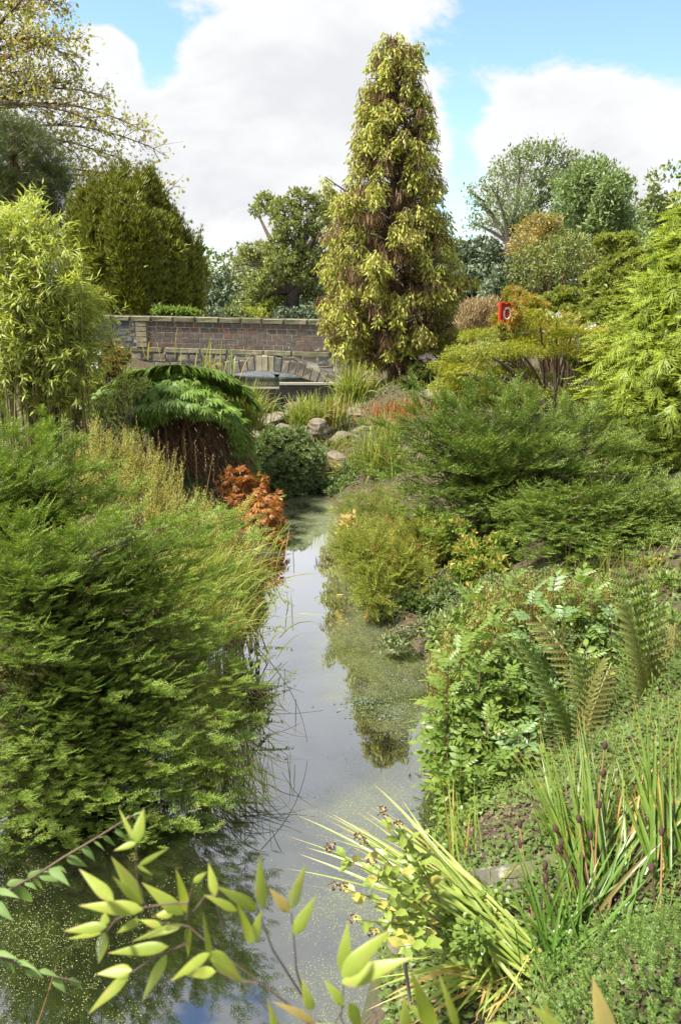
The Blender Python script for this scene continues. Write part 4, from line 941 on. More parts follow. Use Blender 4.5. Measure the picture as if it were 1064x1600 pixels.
# ------------------------------------------------------------------ junipers
def juniper(name, base, ends, label, mat, seed, spray=.2, tpls=JUN, inner=360, side=.36, nsd=8, step=.075, updir=(0.25, -.1, .35), dens=1.0, flatw=.55):
    rng = np.random.RandomState(seed); base = A(base); root = thing(name, base, label, 'shrub'); mb = MB(); bb = MB(); updir = A(updir)
    P_, D_, N_, S_, R_, T_, K_ = [], [], [], [], [], [], []
    for e in ends:
        e = A(e); v = e - base; L = np.linalg.norm(v)
        mid = base + v * .5 + Z * (.16 * L) * (1 if v[2] < L * .6 else .3) + rng.normal(size=3) * .05 * L
        cv = bez(base + v * .05, mid, e, 14); tg = nrmz(np.gradient(cv, axis=0)); bb.tube(cv[:10], np.linspace(.018, .005, 10), 4)
        tone = rng.rand()
        for k in range(int(nsd * 1.0 * dens)):
            f_ = .50 + .50 * (k + rng.rand()) / nsd; q = f_ * 13; i0 = int(min(q, 12)); p = cv[i0] * (1 - (q - i0)) + cv[i0 + 1] * (q - i0) if i0 < 13 else cv[13]
            t0 = tg[i0]; sd = nrmz(np.cross(t0, Z)); sg = 1 if k % 2 else -1
            bd = t0 * .8 + sd * sg * (.5 + .6 * rng.rand()) + Z * .15 * rng.rand() + updir * .35; bd = bd / np.linalg.norm(bd); bl = side * (1.25 - f_) * (.7 + .6 * rng.rand()) + .05
            n = max(2, int(bl / step)); us = (np.arange(n) + rng.rand(n)) / n
            pp = p + bd * (us * bl)[:, None] + Z * (.10 * bl * us ** 2)[:, None] + rng.normal(size=(n, 3)) * .012
            P_.append(pp); D_.append(bd + rsph(n, rng) * .5 + updir * .5 + Z * (.2 * us)[:, None]); N_.append(Z + rsph(n, rng) * .35); D_[-1][:, 2] *= .8; S_.append(spray * (.65 + .55 * rng.rand(n)) * (1.1 - .25 * f_))
            R_.append(np.clip(tone * .6 + rng.rand(n) * .4, 0, 1)); T_.append(np.clip(us * .5 + f_ * .6 + rng.rand(n) * .2 - .15, 0.1, 1)); K_.append((rng.rand(n) < .02) * .7)
        n = 4; P_.append(np.repeat(cv[-2:-1], n, 0) + rng.normal(size=(n, 3)) * .015); D_.append(tg[-1] + rsph(n, rng) * .2 + updir * .4); N_.append(Z + rsph(n, rng) * .3); S_.append(spray * (.9 + .4 * rng.rand(n))); R_.append(np.full(n, tone)); T_.append(np.full(n, 1.)); K_.append(np.zeros(n))
    Pq, Dq, Nq, Sq, Rq, Tq, Kq = (np.concatenate(x) for x in (P_, D_, N_, S_, R_, T_, K_))
    w_ = rng.randint(0, len(tpls), len(Pq))
    for k, tp in enumerate(tpls):
        m = w_ == k; mb.scatter(tp, Pq[m], Dq[m], Nq[m], Sq[m], rnd=Rq[m], alt=Kq[m], tipv=Tq[m], rng=rng)
    # shaded brown twiggery inside
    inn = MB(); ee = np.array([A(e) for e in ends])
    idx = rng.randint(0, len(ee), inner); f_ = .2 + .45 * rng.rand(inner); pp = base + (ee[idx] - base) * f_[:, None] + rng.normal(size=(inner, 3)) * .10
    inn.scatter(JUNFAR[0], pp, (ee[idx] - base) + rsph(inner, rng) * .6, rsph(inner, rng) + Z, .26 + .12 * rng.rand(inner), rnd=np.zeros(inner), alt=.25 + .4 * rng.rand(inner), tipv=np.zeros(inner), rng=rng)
    mb.build('foliage', mat, root, stuff=True); inn.build('inner_twigs', mat, root, stuff=True); bb.build('branches', m_wood, root, stuff=True)
    print(label[:30], 'tris', sum(len(t) for t in mb.t)); return root
def px_ends(lst, rng, rep=1, jit=10, jy=.25, squash=None): 
    if squash: lst = [(a, b, squash[0] + (c - squash[0]) * squash[1]) for a, b, c in lst]
    return [A(P(px + rng.normal() * jit * 1.25 * (k > 0), py + rng.normal() * jit * .30 * (k > 0), Y + rng.normal() * jy * (k > 0))) for (px, py, Y) in lst for k in range(rep)]
rj = np.random.RandomState(5)
def plate_rows(rows, rng, sx, jx=14, jy=9, jd=.12, rep=2):
    out = []
    for q, (py, x0, x1, Ya, Yb) in enumerate(rows):          # a row of bough tips from x0 to x1, depth Ya at the left to Yb at the right
        n = max(2, int(round((x1 - x0) / sx)) + 1)
        for k in range(n):
            f = (k + (.5 if q % 2 else 0) * (k < n - 1)) / (n - 1); out.append(A(P(x0 + (x1 - x0) * f + rng.normal() * jx * (k < n - 1), py + rng.normal() * jy, Ya + (Yb - Ya) * f + rng.normal() * jd)))
            for _ in range(rep - 1 + (k == n - 1)): out.append(A(P(x0 + (x1 - x0) * f + rng.normal() * sx * .35, py + rng.normal() * jy * .8 + 3, Ya + (Yb - Ya) * f + rng.normal() * jd)))
    return out
r1 = [(812, -30, 378, 5.2, 5.8), (845, -20, 375, 5.1, 5.7), (885, -50, 368, 5.0, 5.6), (930, -20, 352, 4.95, 5.55), (985, -40, 340, 4.9, 5.45), (1018, -20, 330, 4.9, 5.45)]
r2 = [(1040, -30, 392, 4.9, 5.4), (1080, 60, 395, 5.0, 5.3), (1125, -40, 368, 4.8, 5.25), (1170, -10, 358, 4.75, 5.15), (1215, -40, 355, 4.7, 5.05), (1260, -10, 352, 4.65, 5.0), (1300, -40, 340, 4.65, 4.95), (1335, -10, 235, 4.6, 4.85)]
r3 = [(655, -40, 90, 6.4, 6.5), (690, -40, 120, 6.3, 6.4), (725, -40, 185, 6.2, 6.4), (765, -40, 210, 6.0, 6.3), (800, -40, 195, 5.9, 6.2)]
juniper('spreading_juniper', (-2.75, 6.6, .75), plate_rows(r1, rj, 78), 'big spreading juniper on the left bank, its feathery tips reaching over the brown flower stems', m_jun, 21, spray=.145, nsd=11, side=.40, step=.06, inner=500)
juniper('spreading_juniper', (-2.5, 6.1, .45), plate_rows(r2, rj, 78), 'nearest juniper, its layered boughs hanging low over the dark water at lower left', m_jun, 22, spray=.135, nsd=11, side=.36, step=.06, inner=700)
juniper('spreading_juniper', (-3.2, 7.1, 1.1), plate_rows(r3, rj, 66), 'juniper behind at the left edge below the bamboo, tips swept up to the right', m_jun, 23, spray=.15, nsd=10, side=.40, step=.07)
r4 = [(610, 645, 820, 11.3, 11.4), (634, 615, 950, 10.9, 11.3), (666, 590, 1000, 10.6, 11.1), (700, 585, 1010, 10.3, 10.9), (735, 595, 1000, 10.0, 10.6), (768, 610, 1000, 9.9, 10.3), (800, 630, 980, 9.75, 10.0), (828, 645, 800, 9.65, 9.7), (690, 700, 860, 10.1, 10.3)]
juniper('spreading_juniper', (2.15, 11.2, .85), plate_rows(r4, rj, 46, 10, 6, .18), 'wide mid green juniper on the right bank in front of the maple', m_junr, 24, spray=.215, tpls=JUNFAR, nsd=9, side=.50, updir=(-.24, -.18, .22), step=.09, inner=600)
r5 = [(772, 840, 1080, 9.2, 9.2), (790, 790, 1070, 8.9, 8.9), (815, 800, 1080, 8.7, 8.8), (842, 780, 1080, 8.4, 8.5), (868, 790, 1060, 8.2, 8.3), (892, 850, 1000, 8.1, 8.1)]
juniper('spreading_juniper', (3.0, 9.8, .85), plate_rows(r5, rj, 50, 12, 6, .12), 'lower dark juniper at the right edge behind the tall seed stems', m_junr, 25, spray=.19, tpls=JUNFAR, nsd=9, side=.42, updir=(-.15, -.2, .18), step=.08)

# ------------------------------------------------------------------ dwarf cypress dome with dark hollow
DY = 13.6; drng = np.random.RandomState(141); dc = A(P(275, 640, DY)); b0z = GH(dc[0], DY)
dome = thing('dwarf_cypress', (dc[0], DY, b0z), 'rich green dwarf cypress dome over a dark hollow and hanging brown dead fronds', 'shrub')
mb = MB(); 
k_ = DY / FPX
def dome_pt(px, py, dy): return A(P(px, py, DY + dy))
topc = [(140, 635), (155, 612), (185, 594), (215, 583), (250, 580), (280, 576), (310, 590), (338, 606), (358, 625), (372, 648), (380, 675), (388, 705), (393, 735)]
lowc = [(150, 640), (175, 650), (200, 660), (225, 665), (240, 655), (262, 640), (290, 638), (315, 640), (345, 645), (362, 660), (368, 690), (378, 720), (385, 745)]
topc, lowc = A(topc), A(lowc)
for k in range(1800):
    u = drng.rand() * 12 * .999; i0 = int(u); f_ = u - i0; T0 = topc[i0] * (1 - f_) + topc[i0 + 1] * f_; L0 = lowc[i0] * (1 - f_) + lowc[i0 + 1] * f_
    v = drng.rand() ** .8; pt = T0 * (1 - v) + L0 * v; lay = round(v * 4) / 4
    bulge = -math.sin(min(1, v + .1) * math.pi * .5) * (.72 + .22 * math.sin(v * 16 + u * 2.2) * math.cos(u * 3.1)) * math.sin(math.pi * min(1, (u + 1.5) / 13.5)); p = dome_pt(pt[0] + drng.normal() * 3, pt[1], bulge + .35 + .05 * drng.normal())
    o_ = A([(pt[0] - 270) / 130 * .9, -1.0, -.25 - .35 * v]); o_ += rsph(1, drng)[0] * .6
    mb.scatter(FAN[drng.randint(3)], p[None], o_[None], (Z + A([0, -.35, 0]) + rsph(1, drng)[0] * .35)[None], np.array([.15 + .10 * drng.rand()]), rnd=np.array([drng.rand()]), rng=drng)
for k in range(420):     # far side of the dome so it is round
    th = drng.uniform(0, math.pi); ph = drng.rand() ** .7; o_ = A([math.cos(th), math.sin(th), 0]); p = dc + o_ * A([1.25, 1.0, 0]) * ph + Z * (.72 * math.sqrt(1 - ph * ph) - .0)
    mb.scatter(FAN[k % 3], p[None], (o_ - Z * .3 + rsph(1, drng)[0] * .4)[None], (Z + rsph(1, drng)[0] * .3)[None], np.array([.28]), rng=drng)
mb.build('foliage', m_dome, dome, stuff=True)
dd = MB()
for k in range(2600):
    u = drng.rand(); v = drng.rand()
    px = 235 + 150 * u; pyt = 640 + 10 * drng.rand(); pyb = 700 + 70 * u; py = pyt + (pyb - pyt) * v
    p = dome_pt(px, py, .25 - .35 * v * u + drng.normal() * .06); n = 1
    dd.scatter(T_leaf(.12, .02, -.15), p[None], (A([.35 + .4 * u, -.3, -1.0]) + rsph(1, drng)[0] * .35)[None], rsph(1, drng), np.array([.14 + .14 * drng.rand()]), rnd=np.array([drng.rand() * (.15 + .85 * min(1, max(0, u * .6 + v * .6)))]), rng=drng)  # fronds toned darker towards the hollow, its shade put into the tint
for k in range(7): dd.tube(bez((dc[0] + drng.normal() * .2, DY + .1, b0z - .1), (dc[0] + drng.normal() * .4, DY, b0z + .6), dome_pt(190 + 28 * k, 625, -.1), 6), np.linspace(.035, .012, 6), 4)
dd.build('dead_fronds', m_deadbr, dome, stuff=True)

# ------------------------------------------------------------------ generic soft bushes
def bush(name, base, blobs, label, cat, mat, seed, n, tpl, size, stems=8, up=.4, out=.6, shell=.35, alt=0.0, stemr=.008, stemmat=None, group=None, sig=.04, nl=5, **kw):
    rng = np.random.RandomState(seed); root = thing(name, base, label, cat, group); mb = MB(); st = MB()
    cl = leaf_blobs(mb, blobs, n, nl, sig, size, tpl, rng, up=up, out=out, shell=shell, alt=alt, **kw); base = A(base)
    for c, pos in cl:
        for q in pos[:stems]:
            s0 = base + rng.normal(size=3) * A([.12, .12, 0]) - Z * .05; st.tube(bez(s0, s0 + (q - s0) * .5 + Z * .1, q, 6), np.linspace(stemr, stemr * .4, 6), 3)
    mb.build('foliage', mat, root, stuff=True); st.build('stems', stemmat or m_twig, root, stuff=True); return root
SP1 = T_bunch(21, 7, (.5, 1.), .9, T_leaf(.35)); SP2 = T_bunch(22, 9, (.4, 1.), 1.2, T_leaf(.5))
def gb(px, py): g = G(px, py); return (g.x, g.y, g.z)
# rust red low shrub
bush('rusty_shrub', (P(385, 830, 12.3).x, 12.3, .25), [blob(*b) for b in [(370, 752, 22, 12.9), (395, 765, 22, 12.7), (420, 785, 16, 12.4), (385, 790, 24, 12.2), (410, 805, 26, 12.0), (425, 830, 18, 11.9), (395, 835, 26, 11.7), (370, 820, 24, 11.8), (410, 850, 20, 11.7), (380, 855, 18, 11.5), (430, 812, 13, 11.9)]],
     'low rounded shrub with rusty orange red foliage at the water edge', 'shrub', m_rust, 31, 36, FAN[1], .125, alt=.09, out=1.2, up=-.1, nl=3, shell=.75)
# grey-green shrub in the pool head
bush('grey_green_shrub', (P(440, 760, 15.6).x, 15.6, .1), [blob(*b) for b in [(440, 715, 40, 15.5), (410, 730, 32, 15.4), (470, 725, 34, 15.4), (440, 745, 40, 15.2), (400, 750, 24, 15.3), (485, 745, 24, 15.3), (430, 690, 22, 15.6), (460, 688, 20, 15.6), (405, 700, 18, 15.6), (490, 712, 16, 15.5)]],
     'rounded grey green shrub standing at the head of the stream pool', 'shrub', m_greyg, 32, 150, SP1, .105, up=1.0, shell=.5, nl=3, sig=.05)
bush('low_green_shrub', (P(540, 760, 15.3).x, 15.3, .15), [blob(*b) for b in [(520, 752, 18, 15.3), (545, 745, 20, 15.4), (570, 740, 20, 15.5), (545, 762, 16, 15.1), (590, 740, 16, 15.4), (560, 725, 16, 15.7), (525, 770, 12, 14.9)]],
     'small dull green shrub right of the grey green one, beside the waterline', 'shrub', m_greyg, 33, 90, SP2, .09, up=.5, nl=3)
# bushes overhanging the water on the right
bush('overhanging_shrub', (.75, 9.6, .25), [blob(*b) for b in [(590, 880, 42, 9.3), (560, 870, 28, 9.5), (630, 890, 40, 9.2), (600, 920, 34, 8.9), (570, 915, 22, 9.0), (650, 915, 34, 9.0), (540, 855, 16, 9.7), (620, 850, 34, 9.6), (660, 860, 30, 9.4), (560, 840, 22, 9.9), (590, 940, 16, 8.7)]],
     'yellow green fine leaved shrub overhanging the water on the right, bare twigs beneath', 'shrub', m_low, 34, 62, JUNFAR[1], .17, up=.45, out=1.0, shell=.45, nl=3, sig=.05, alt=.05)
bush('waterside_shrub', (.5, 11.3, .2), [blob(*b) for b in [(560, 800, 26, 11.3), (590, 800, 26, 11.2), (540, 825, 18, 11.0), (575, 830, 24, 10.8), (610, 820, 24, 10.7), (600, 790, 24, 11.6), (530, 795, 10, 11.6), (620, 795, 20, 11.0)]],
     'small light green waterside shrub just above the overhanging one', 'shrub', m_fresh, 35, 34, JUNFAR[0], .15, up=.3, nl=3, alt=.06)
bush('yellow_leaved_sprig', (P(560, 830, 10.6).x, 10.6, .15), [blob(548, 818, 9, 10.5), blob(560, 826, 8, 10.5), blob(540, 830, 7, 10.5)], 'sprig of clear yellow leaves at the waterside among green shrubs', 'plant', m_straw, 36, 26, LEAFW, .08, nl=4)
bush('shaded_shrub', (1.5, 9.3, .5), [blob(*b) for b in [(740, 870, 30, 9.2), (700, 840, 34, 9.5), (760, 900, 30, 8.9), (720, 910, 26, 8.9), (690, 925, 24, 8.9), (660, 830, 26, 9.8), (780, 860, 26, 9.2)]], 'reddish tinged low shrub in shade under the right juniper', 'shrub', m_oval, 37, 60, SP2, .09, up=.2, nl=3, alt=.25)
# bare grey twigs under the overhanging shrub
tw = MB(); rng = np.random.RandomState(38)
for k in range(46):
    s0 = A(P(rng.uniform(640, 740), rng.uniform(880, 915), 9.0)); e = A(P(s0[0] * 0 + rng.uniform(590, 725), rng.uniform(935, 965), 8.6 + .3 * rng.rand())); tw.tube(bez(s0, (s0 + e) / 2 + rng.normal(size=3) * .1, e, 7), np.linspace(.008, .003, 7), 4)
b0 = thing('bare_twigs', P(690, 900, 9.0), 'tangle of bare grey twigs hanging to the water under the yellow green shrub', 'twigs'); tw.build('twigs', m_grey, b0, stuff=True)
# straggling willowherb branch lying over the water
bush('trailing_plant', P(720, 975, 7.9), [blob(*b) for b in [(700, 970, 14, 7.9), (675, 975, 10, 7.9), (655, 985, 9, 7.9), (625, 995, 10, 7.8), (730, 960, 16, 7.9), (720, 985, 12, 7.7), (608, 1005, 9, 7.8)]], 'grey leaved trailing stem with reddish tip reaching out over the water', 'plant', m_greyg, 39, 60, T_leaf(.4), .055, nl=4, alt=.15)
fl = MB()
for px, py in ((621, 981), (628, 978), (634, 984), (625, 986)): c = A(P(px, py, 7.75)); fl.scatter(T_bunch(3, 6, (.8, 1), 1.3, LEAFW), c[None], Z[None], rsph(1, rng), np.array([.018]), rng=rng)
tag(fl.build('pink_flowers', m_pink), 'tiny pink flower cluster at the trailing stem over the water', 'flower')

# Japanese maple: layered tiers of fine leaves
MY = 15.0; mrng = np.random.RandomState(151); mb0 = P(865, 640, MY)
map_ = thing('japanese_maple', (mb0.x, MY, GH(mb0.x, MY)), 'low wide yellow green maple in fine layered tiers behind the right juniper', 'tree')
mb = MB(); st = MB()
tiers = [(815, 525, 46), (850, 505, 46), (760, 520, 45), (900, 515, 45), (730, 545, 35), (790, 540, 50), (840, 530, 55), (890, 545, 45), (930, 545, 30), (740, 575, 40), (790, 575, 45), (720, 600, 35), (770, 605, 45), (930, 580, 30), (820, 610, 40), (870, 615, 40), (910, 610, 35), (700, 585, 20), (850, 590, 30), (740, 620, 30), (700, 600, 30), (760, 630, 30), (690, 570, 22), (720, 570, 30), (740, 550, 36), (900, 630, 36), (840, 635, 30), (940, 610, 26), (840, 490, 20), (945, 565, 22), (700, 560, 16), (870, 495, 30), (770, 555, 40), (700, 615, 26)]
for q, (px, py, r) in enumerate(tiers):
    dy = mrng.uniform(-1.0, .9); c = A(P(px, py, MY + dy)); R_ = r * MY / FPX; n = int(470 * (r / 45) ** 2)
    a = mrng.rand(n) * 6.283; rr = R_ * np.sqrt(mrng.rand(n)); pos = c + np.stack([np.cos(a) * rr, np.sin(a) * rr * .8, mrng.normal(size=n) * .05 - .25 * (rr / R_) ** 2 * R_ * .6], 1)
    warm = ((np.hypot(px - 880, py - 520) < 60) * .22 + .04) > mrng.rand(n)
    mb.scatter(T_bunch(q % 5 + 40, 5, (.7, 1), 1.2, T_leaf(.22, .02)), pos, np.stack([np.cos(a), np.sin(a), -.4 + 0 * a], 1) + rsph(n, mrng) * .6, Z + rsph(n, mrng) * .5, .062 + .03 * mrng.rand(n), alt=warm * .5, rng=mrng)
    s0 = A((mb0.x + mrng.normal() * .1, MY, map_.location.z - .1)); st.tube(bez(s0, A([s0[0] * .6 + c[0] * .4, MY, c[2] - .15]), c, 10), np.linspace(.035, .008, 10), 5)
mb.build('foliage', m_maple, map_, stuff=True); st.build('branches', m_wood, map_, stuff=True)
# orange red maple fringe near the ring, shrubs behind
bush('orange_maple', (P(815, 520, 17).x, 17, 1.6), [blob(*b) for b in [(808, 492, 9, 15.2), (806, 476, 6, 15.3), (800, 508, 6, 15.2), (783, 512, 6, 15.2), (810, 470, 14, 17.5), (825, 480, 18, 17.3), (800, 460, 12, 17.6), (845, 485, 14, 17.3), (780, 500, 10, 17.0), (835, 500, 14, 17.), (820, 500, 12, 16.9)]], 'orange tinged maple sprays around the life ring', 'shrub', m_maple, 41, 70, T_bunch(44, 5, (.7, 1), 1.2, T_leaf(.22)), .09, nl=3, alt=.42)
bush('pink_seed_grass', (P(755, 520, 18).x, 18, 1.6), [blob(*b) for b in [(740, 490, 22, 18), (765, 488, 22, 18), (755, 505, 24, 18), (728, 505, 16, 18), (780, 505, 14, 18)]], 'mound of pinkish brown seed heads left of the life ring', 'plant', leafmat('pink_straw', (.30, .23, .11), (.42, .30, .17), tip=(.48, .36, .22), trans=.25), 42, 220, T_leaf(.16), .10, up=1.4, out=.3, nl=4)
bush('tall_green_shrub', (P(960, 600, 16).x, 16, 1.6), [blob(*b) for b in [(950, 440, 26, 17), (935, 470, 24, 17), (965, 470, 26, 16.6), (950, 500, 30, 16.4), (980, 440, 20, 16.8), (960, 410, 18, 17.2), (990, 410, 18, 17), (940, 530, 26, 16), (970, 540, 26, 15.8), (920, 500, 16, 16.8), (945, 380, 14, 17.4), (975, 380, 14, 17.4), (950, 570, 26, 15.6), (1000, 470, 20, 16.8), (910, 560, 18, 15.6)]],
     'loose light green shrub filling the gap left of the golden cypress', 'shrub', m_fresh, 43, 80, SP1, .13, up=.5, nl=4)
bush('arching_shrub', (P(900, 520, 19).x, 19, 1.6), [blob(*b) for b in [(880, 470, 20, 19), (905, 480, 18, 19), (860, 475, 16, 19), (930, 490, 16, 18.6), (890, 495, 14, 18.5), (925, 440, 14, 19.5)]], 'mid green shrub below the red stemmed tree', 'shrub', m_fresh, 44, 70, SP2, .12, nl=3, alt=.05)
bush('dark_groundcover_shrub', (P(670, 600, 19.6).x, 19.6, 1.35), [blob(*b) for b in [(655, 590, 20, 19.8), (680, 588, 18, 19.8), (700, 590, 16, 19.6), (640, 605, 14, 19.4), (720, 575, 16, 19.4), (690, 570, 14, 20.4)]], 'dark bronze green shrub in the shade right of the conifer trunk', 'shrub', m_cover, 45, 80, SP2, .10, nl=3, alt=.2)
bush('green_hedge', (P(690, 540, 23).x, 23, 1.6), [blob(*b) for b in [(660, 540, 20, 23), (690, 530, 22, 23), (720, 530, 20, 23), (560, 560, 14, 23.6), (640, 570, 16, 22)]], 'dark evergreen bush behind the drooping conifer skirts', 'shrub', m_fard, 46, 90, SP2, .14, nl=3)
# white flowers
def flowers(name, pts, label, seed, size=.045, mat=None, per=4, sc=.05):
    rng = np.random.RandomState(seed); c0 = A(P(*pts[0])); root = thing(name, c0 - Z * .4, label, 'flower'); f = MB(); s = MB()
    for px, py, Y in pts:
        for k in range(per):
            c = A(P(px, py, Y)) + rng.normal(size=3) * sc; n = 6; a = np.arange(n) * 6.283 / n
            f.scatter(T_leaf(.8, .05), np.repeat(c[None], n, 0), np.stack([np.cos(a), 0 * a - .6, np.sin(a)], 1), np.repeat(A([[0, -1, .3]]), n, 0), np.full(n, size), rng=rng); s.tube(np.array([c - Z * .5 + rng.normal(size=3) * .05, c]), [.005, .003], 3)
    f.build('petals', mat or m_white, root, stuff=True); s.build('stems', m_twig, root, stuff=True)
flowers('white_flowers', [(138, 547, 15), (150, 549, 15), (160, 549, 15), (137, 563, 15), (141, 566, 15), (146, 570, 15), (138, 576, 15), (146, 577, 15)], 'white flowers between the bamboo and the left pier of the bridge', 51, .05, per=2, sc=.04)
flowers('white_flowers', [(858, 493, 16.0), (868, 492, 16.0), (893, 495, 16.0), (893, 501, 16.0), (918, 512, 15.8)], 'white flowers peeping over the maple, right of the life ring', 52, .055, per=4, sc=.045)
flowers('pale_pink_flowers', [(668, 558, 20), (674, 561, 20), (662, 560, 20)], 'pale pink flower patch low behind the conifer skirts', 53, .07, mat=plain('pale_pink', (.65, .5, .5)), per=5, sc=.05)
bush('autumn_bramble', (P(180, 560, 17).x, 17, 1.6), [blob(*b) for b in [(170, 552, 16, 17), (185, 560, 14, 16.8), (160, 570, 16, 16.6), (178, 575, 14, 16.5), (145, 560, 16, 16.6), (130, 545, 16, 16.6), (135, 590, 18, 16)]], 'bronze and green bramble against the left pier of the bridge', 'shrub', m_orng, 47, 60, SP2, .10, nl=2, alt=.45)
bush('mixed_green_shrub', (P(120, 610, 15.2).x, 15.2, 1.5), [blob(*b) for b in [(120, 590, 20, 15.4), (135, 570, 18, 15.8), (100, 610, 22, 15), (140, 610, 16, 15), (115, 635, 20, 14.6), (90, 580, 16, 15.4), (150, 590, 12, 15.4)]], 'thin mixed green shrub beneath the white flowers, right of the bamboo', 'shrub', m_fresh, 48, 70, T_bunch(50, 6, (.6, 1), .8, T_leaf(.2)), .15, nl=3, up=.8, alt=.12)
# variegated bamboo sprays in front of the dome's left side
bush('variegated_bamboo', (P(160, 660, 12.2).x, 12.2, 1.3), [blob(*b) for b in [(170, 625, 16, 12.4), (190, 635, 15, 12.4), (160, 640, 16, 12.2), (205, 605, 12, 12.6), (225, 598, 9, 12.6), (178, 655, 14, 12.1), (195, 590, 9, 12.7)]], 'cream variegated bamboo sprays against the left side of the green dome', 'bamboo', m_bamb, 49, 20, LANCE, .12, nl=4, up=-.2, sig=.05)

# ------------------------------------------------------------------ willowherb stems
WT = T_leaf(.28, .03)
def herb(name, label, spots, mat, seed, leafs=34, lsz=.055, spike=True, tilt=.12, group=None, rs=.004, cat='plant', stemmat=m_stalk, leafend=1.0):
    rng = np.random.RandomState(seed); c0 = A(spots[0][0]); root = thing(name, c0, label, cat, group); mb = MB(); st = MB()
    for base, hgt, lean in spots:
        base = A(base); e = base + Z * hgt + A([lean[0], lean[1], 0]) * hgt + rng.normal(size=3) * A([1, 1, 0]) * tilt * hgt; cv = bez(base, (base + e) / 2 + Z * hgt * .1, e, 8); st.tube(cv, np.linspace(rs, rs * .4, 8), 3)
        u = np.sort(.15 + .85 * rng.rand(leafs) ** .8); pp = np.stack([np.interp(u, np.linspace(0, 1, 8), cv[:, j]) for j in range(3)], 1); a = rng.rand(leafs) * 6.283
        sz = lsz * np.where(u > .7, 1.25 - u, .6 + .3 * rng.rand(leafs)) * (1 if spike else 1.4); d = np.stack([np.cos(a), np.sin(a), .35 + .5 * rng.rand(leafs)], 1)
        mb.scatter(WT, pp, d, Z + rsph(leafs, rng) * .4, sz, alt=(rng.rand(leafs) < .12) * .8, tipv=u, rng=rng)
        if spike:
            for _ in range(4):
                q = .45 + .4 * rng.rand(); p0 = np.array([np.interp(q, np.linspace(0, 1, 8), cv[:, j]) for j in range(3)]); d1 = rsph(1, rng)[0] * A([1, 1, 0]) * .5 + Z; p1 = p0 + d1 * hgt * .22; st.tube(np.array([p0, p1]), [rs * .5, rs * .3], 3)
                m = 14; uu = np.linspace(.15, 1, m)[:, None]; a = rng.rand(m) * 6.283; mb.scatter(WT, p0 + (p1 - p0) * uu, np.stack([np.cos(a), np.sin(a), .6 + 0 * a], 1), Z + rsph(m, rng) * .4, lsz * .55 * (1.2 - .6 * uu[:, 0]), tipv=np.full(m, .8), rng=rng)
    mb.build('foliage', mat, root, stuff=True); st.build('stems', stemmat, root, stuff=True)
wr_ = np.random.RandomState(61); sp1 = []
wt_top = A([(120, 650), (150, 645), (180, 655), (210, 662), (240, 690), (262, 705), (285, 740), (310, 760), (335, 770), (355, 790), (370, 800)])
for k in range(330):
    u = wr_.rand() * 9.99; i0 = int(u); pt = wt_top[i0] * (1 - (u - i0)) + wt_top[i0 + 1] * (u - i0); pt = pt + A([wr_.normal() * 6, wr_.rand() * 95 + 3]); Y = 10.6 - 2.2 * min(1, (pt[1] - 640) / 200) + wr_.normal() * .15
    tp = A(P(pt[0], pt[1], Y)); h = .75 + .3 * wr_.rand(); sp1.append((tp - Z * h, h, (0, 0)))
herb('willowherb', 'broad stand of yellowing willowherb with pinkish seed stems on the left bank', sp1, m_loose, 62, leafs=60, lsz=.07, tilt=.04)
# brown spikes in front of the hollow
sk = thing('brown_seed_spikes', P(290, 720, 10.2), 'slender brown seed spikes standing against the dark hollow of the cypress dome', 'plant'); mb = MB(); st = MB()
for px, py in [(288, 678), (305, 690), (320, 697), (333, 712), (248, 672), (262, 690), (226, 668), (272, 702), (345, 735), (213, 650)]:
    c = A(P(px, py, 10.2)); st.tube(np.array([c - Z * .7 + wr_.normal(size=3) * .08, c]), [.005, .002], 3); m = 26; uu = np.linspace(0, 1, m)[:, None]; a = wr_.rand(m) * 6.28
    mb.scatter(WT, c - Z * .34 * (1 - uu), np.stack([np.cos(a), np.sin(a), 1.2 + 0 * a], 1), rsph(m, wr_), .026 * np.ones(m), rng=wr_)
mb.build('seed_spikes', leafmat('spike_brown', (.26, .17, .08), (.36, .26, .12), trans=.1), sk, stuff=True); st.build('stems', m_stalk, sk, stuff=True)

# ------------------------------------------------------------------ right bank tall herbs
sp2 = []; wr_ = np.random.RandomState(63)
tl = A([(680, 985), (700, 975), (720, 985), (745, 955), (760, 905), (775, 895), (800, 880), (830, 890), (860, 885), (885, 890), (915, 885), (945, 900), (965, 920), (990, 950), (1000, 985)])
for k in range(230):
    u = wr_.rand() * 13.99; i0 = int(u); pt = tl[i0] * (1 - (u - i0)) + tl[i0 + 1] * (u - i0) + A([wr_.normal() * 5, abs(wr_.normal()) * 60]); Y = 6.9 - min(1.2, (pt[1] - 880) / 170)
    tp = A(P(pt[0], pt[1], Y)); h = .8 + .25 * wr_.rand(); sp2.append((tp - Z * h, h, (0, 0)))
herb('tall_willowherb', 'tall yellow and reddish seed stems behind the leafy saplings on the right bank', sp2, m_loose, 64, leafs=70, lsz=.06, tilt=.05)

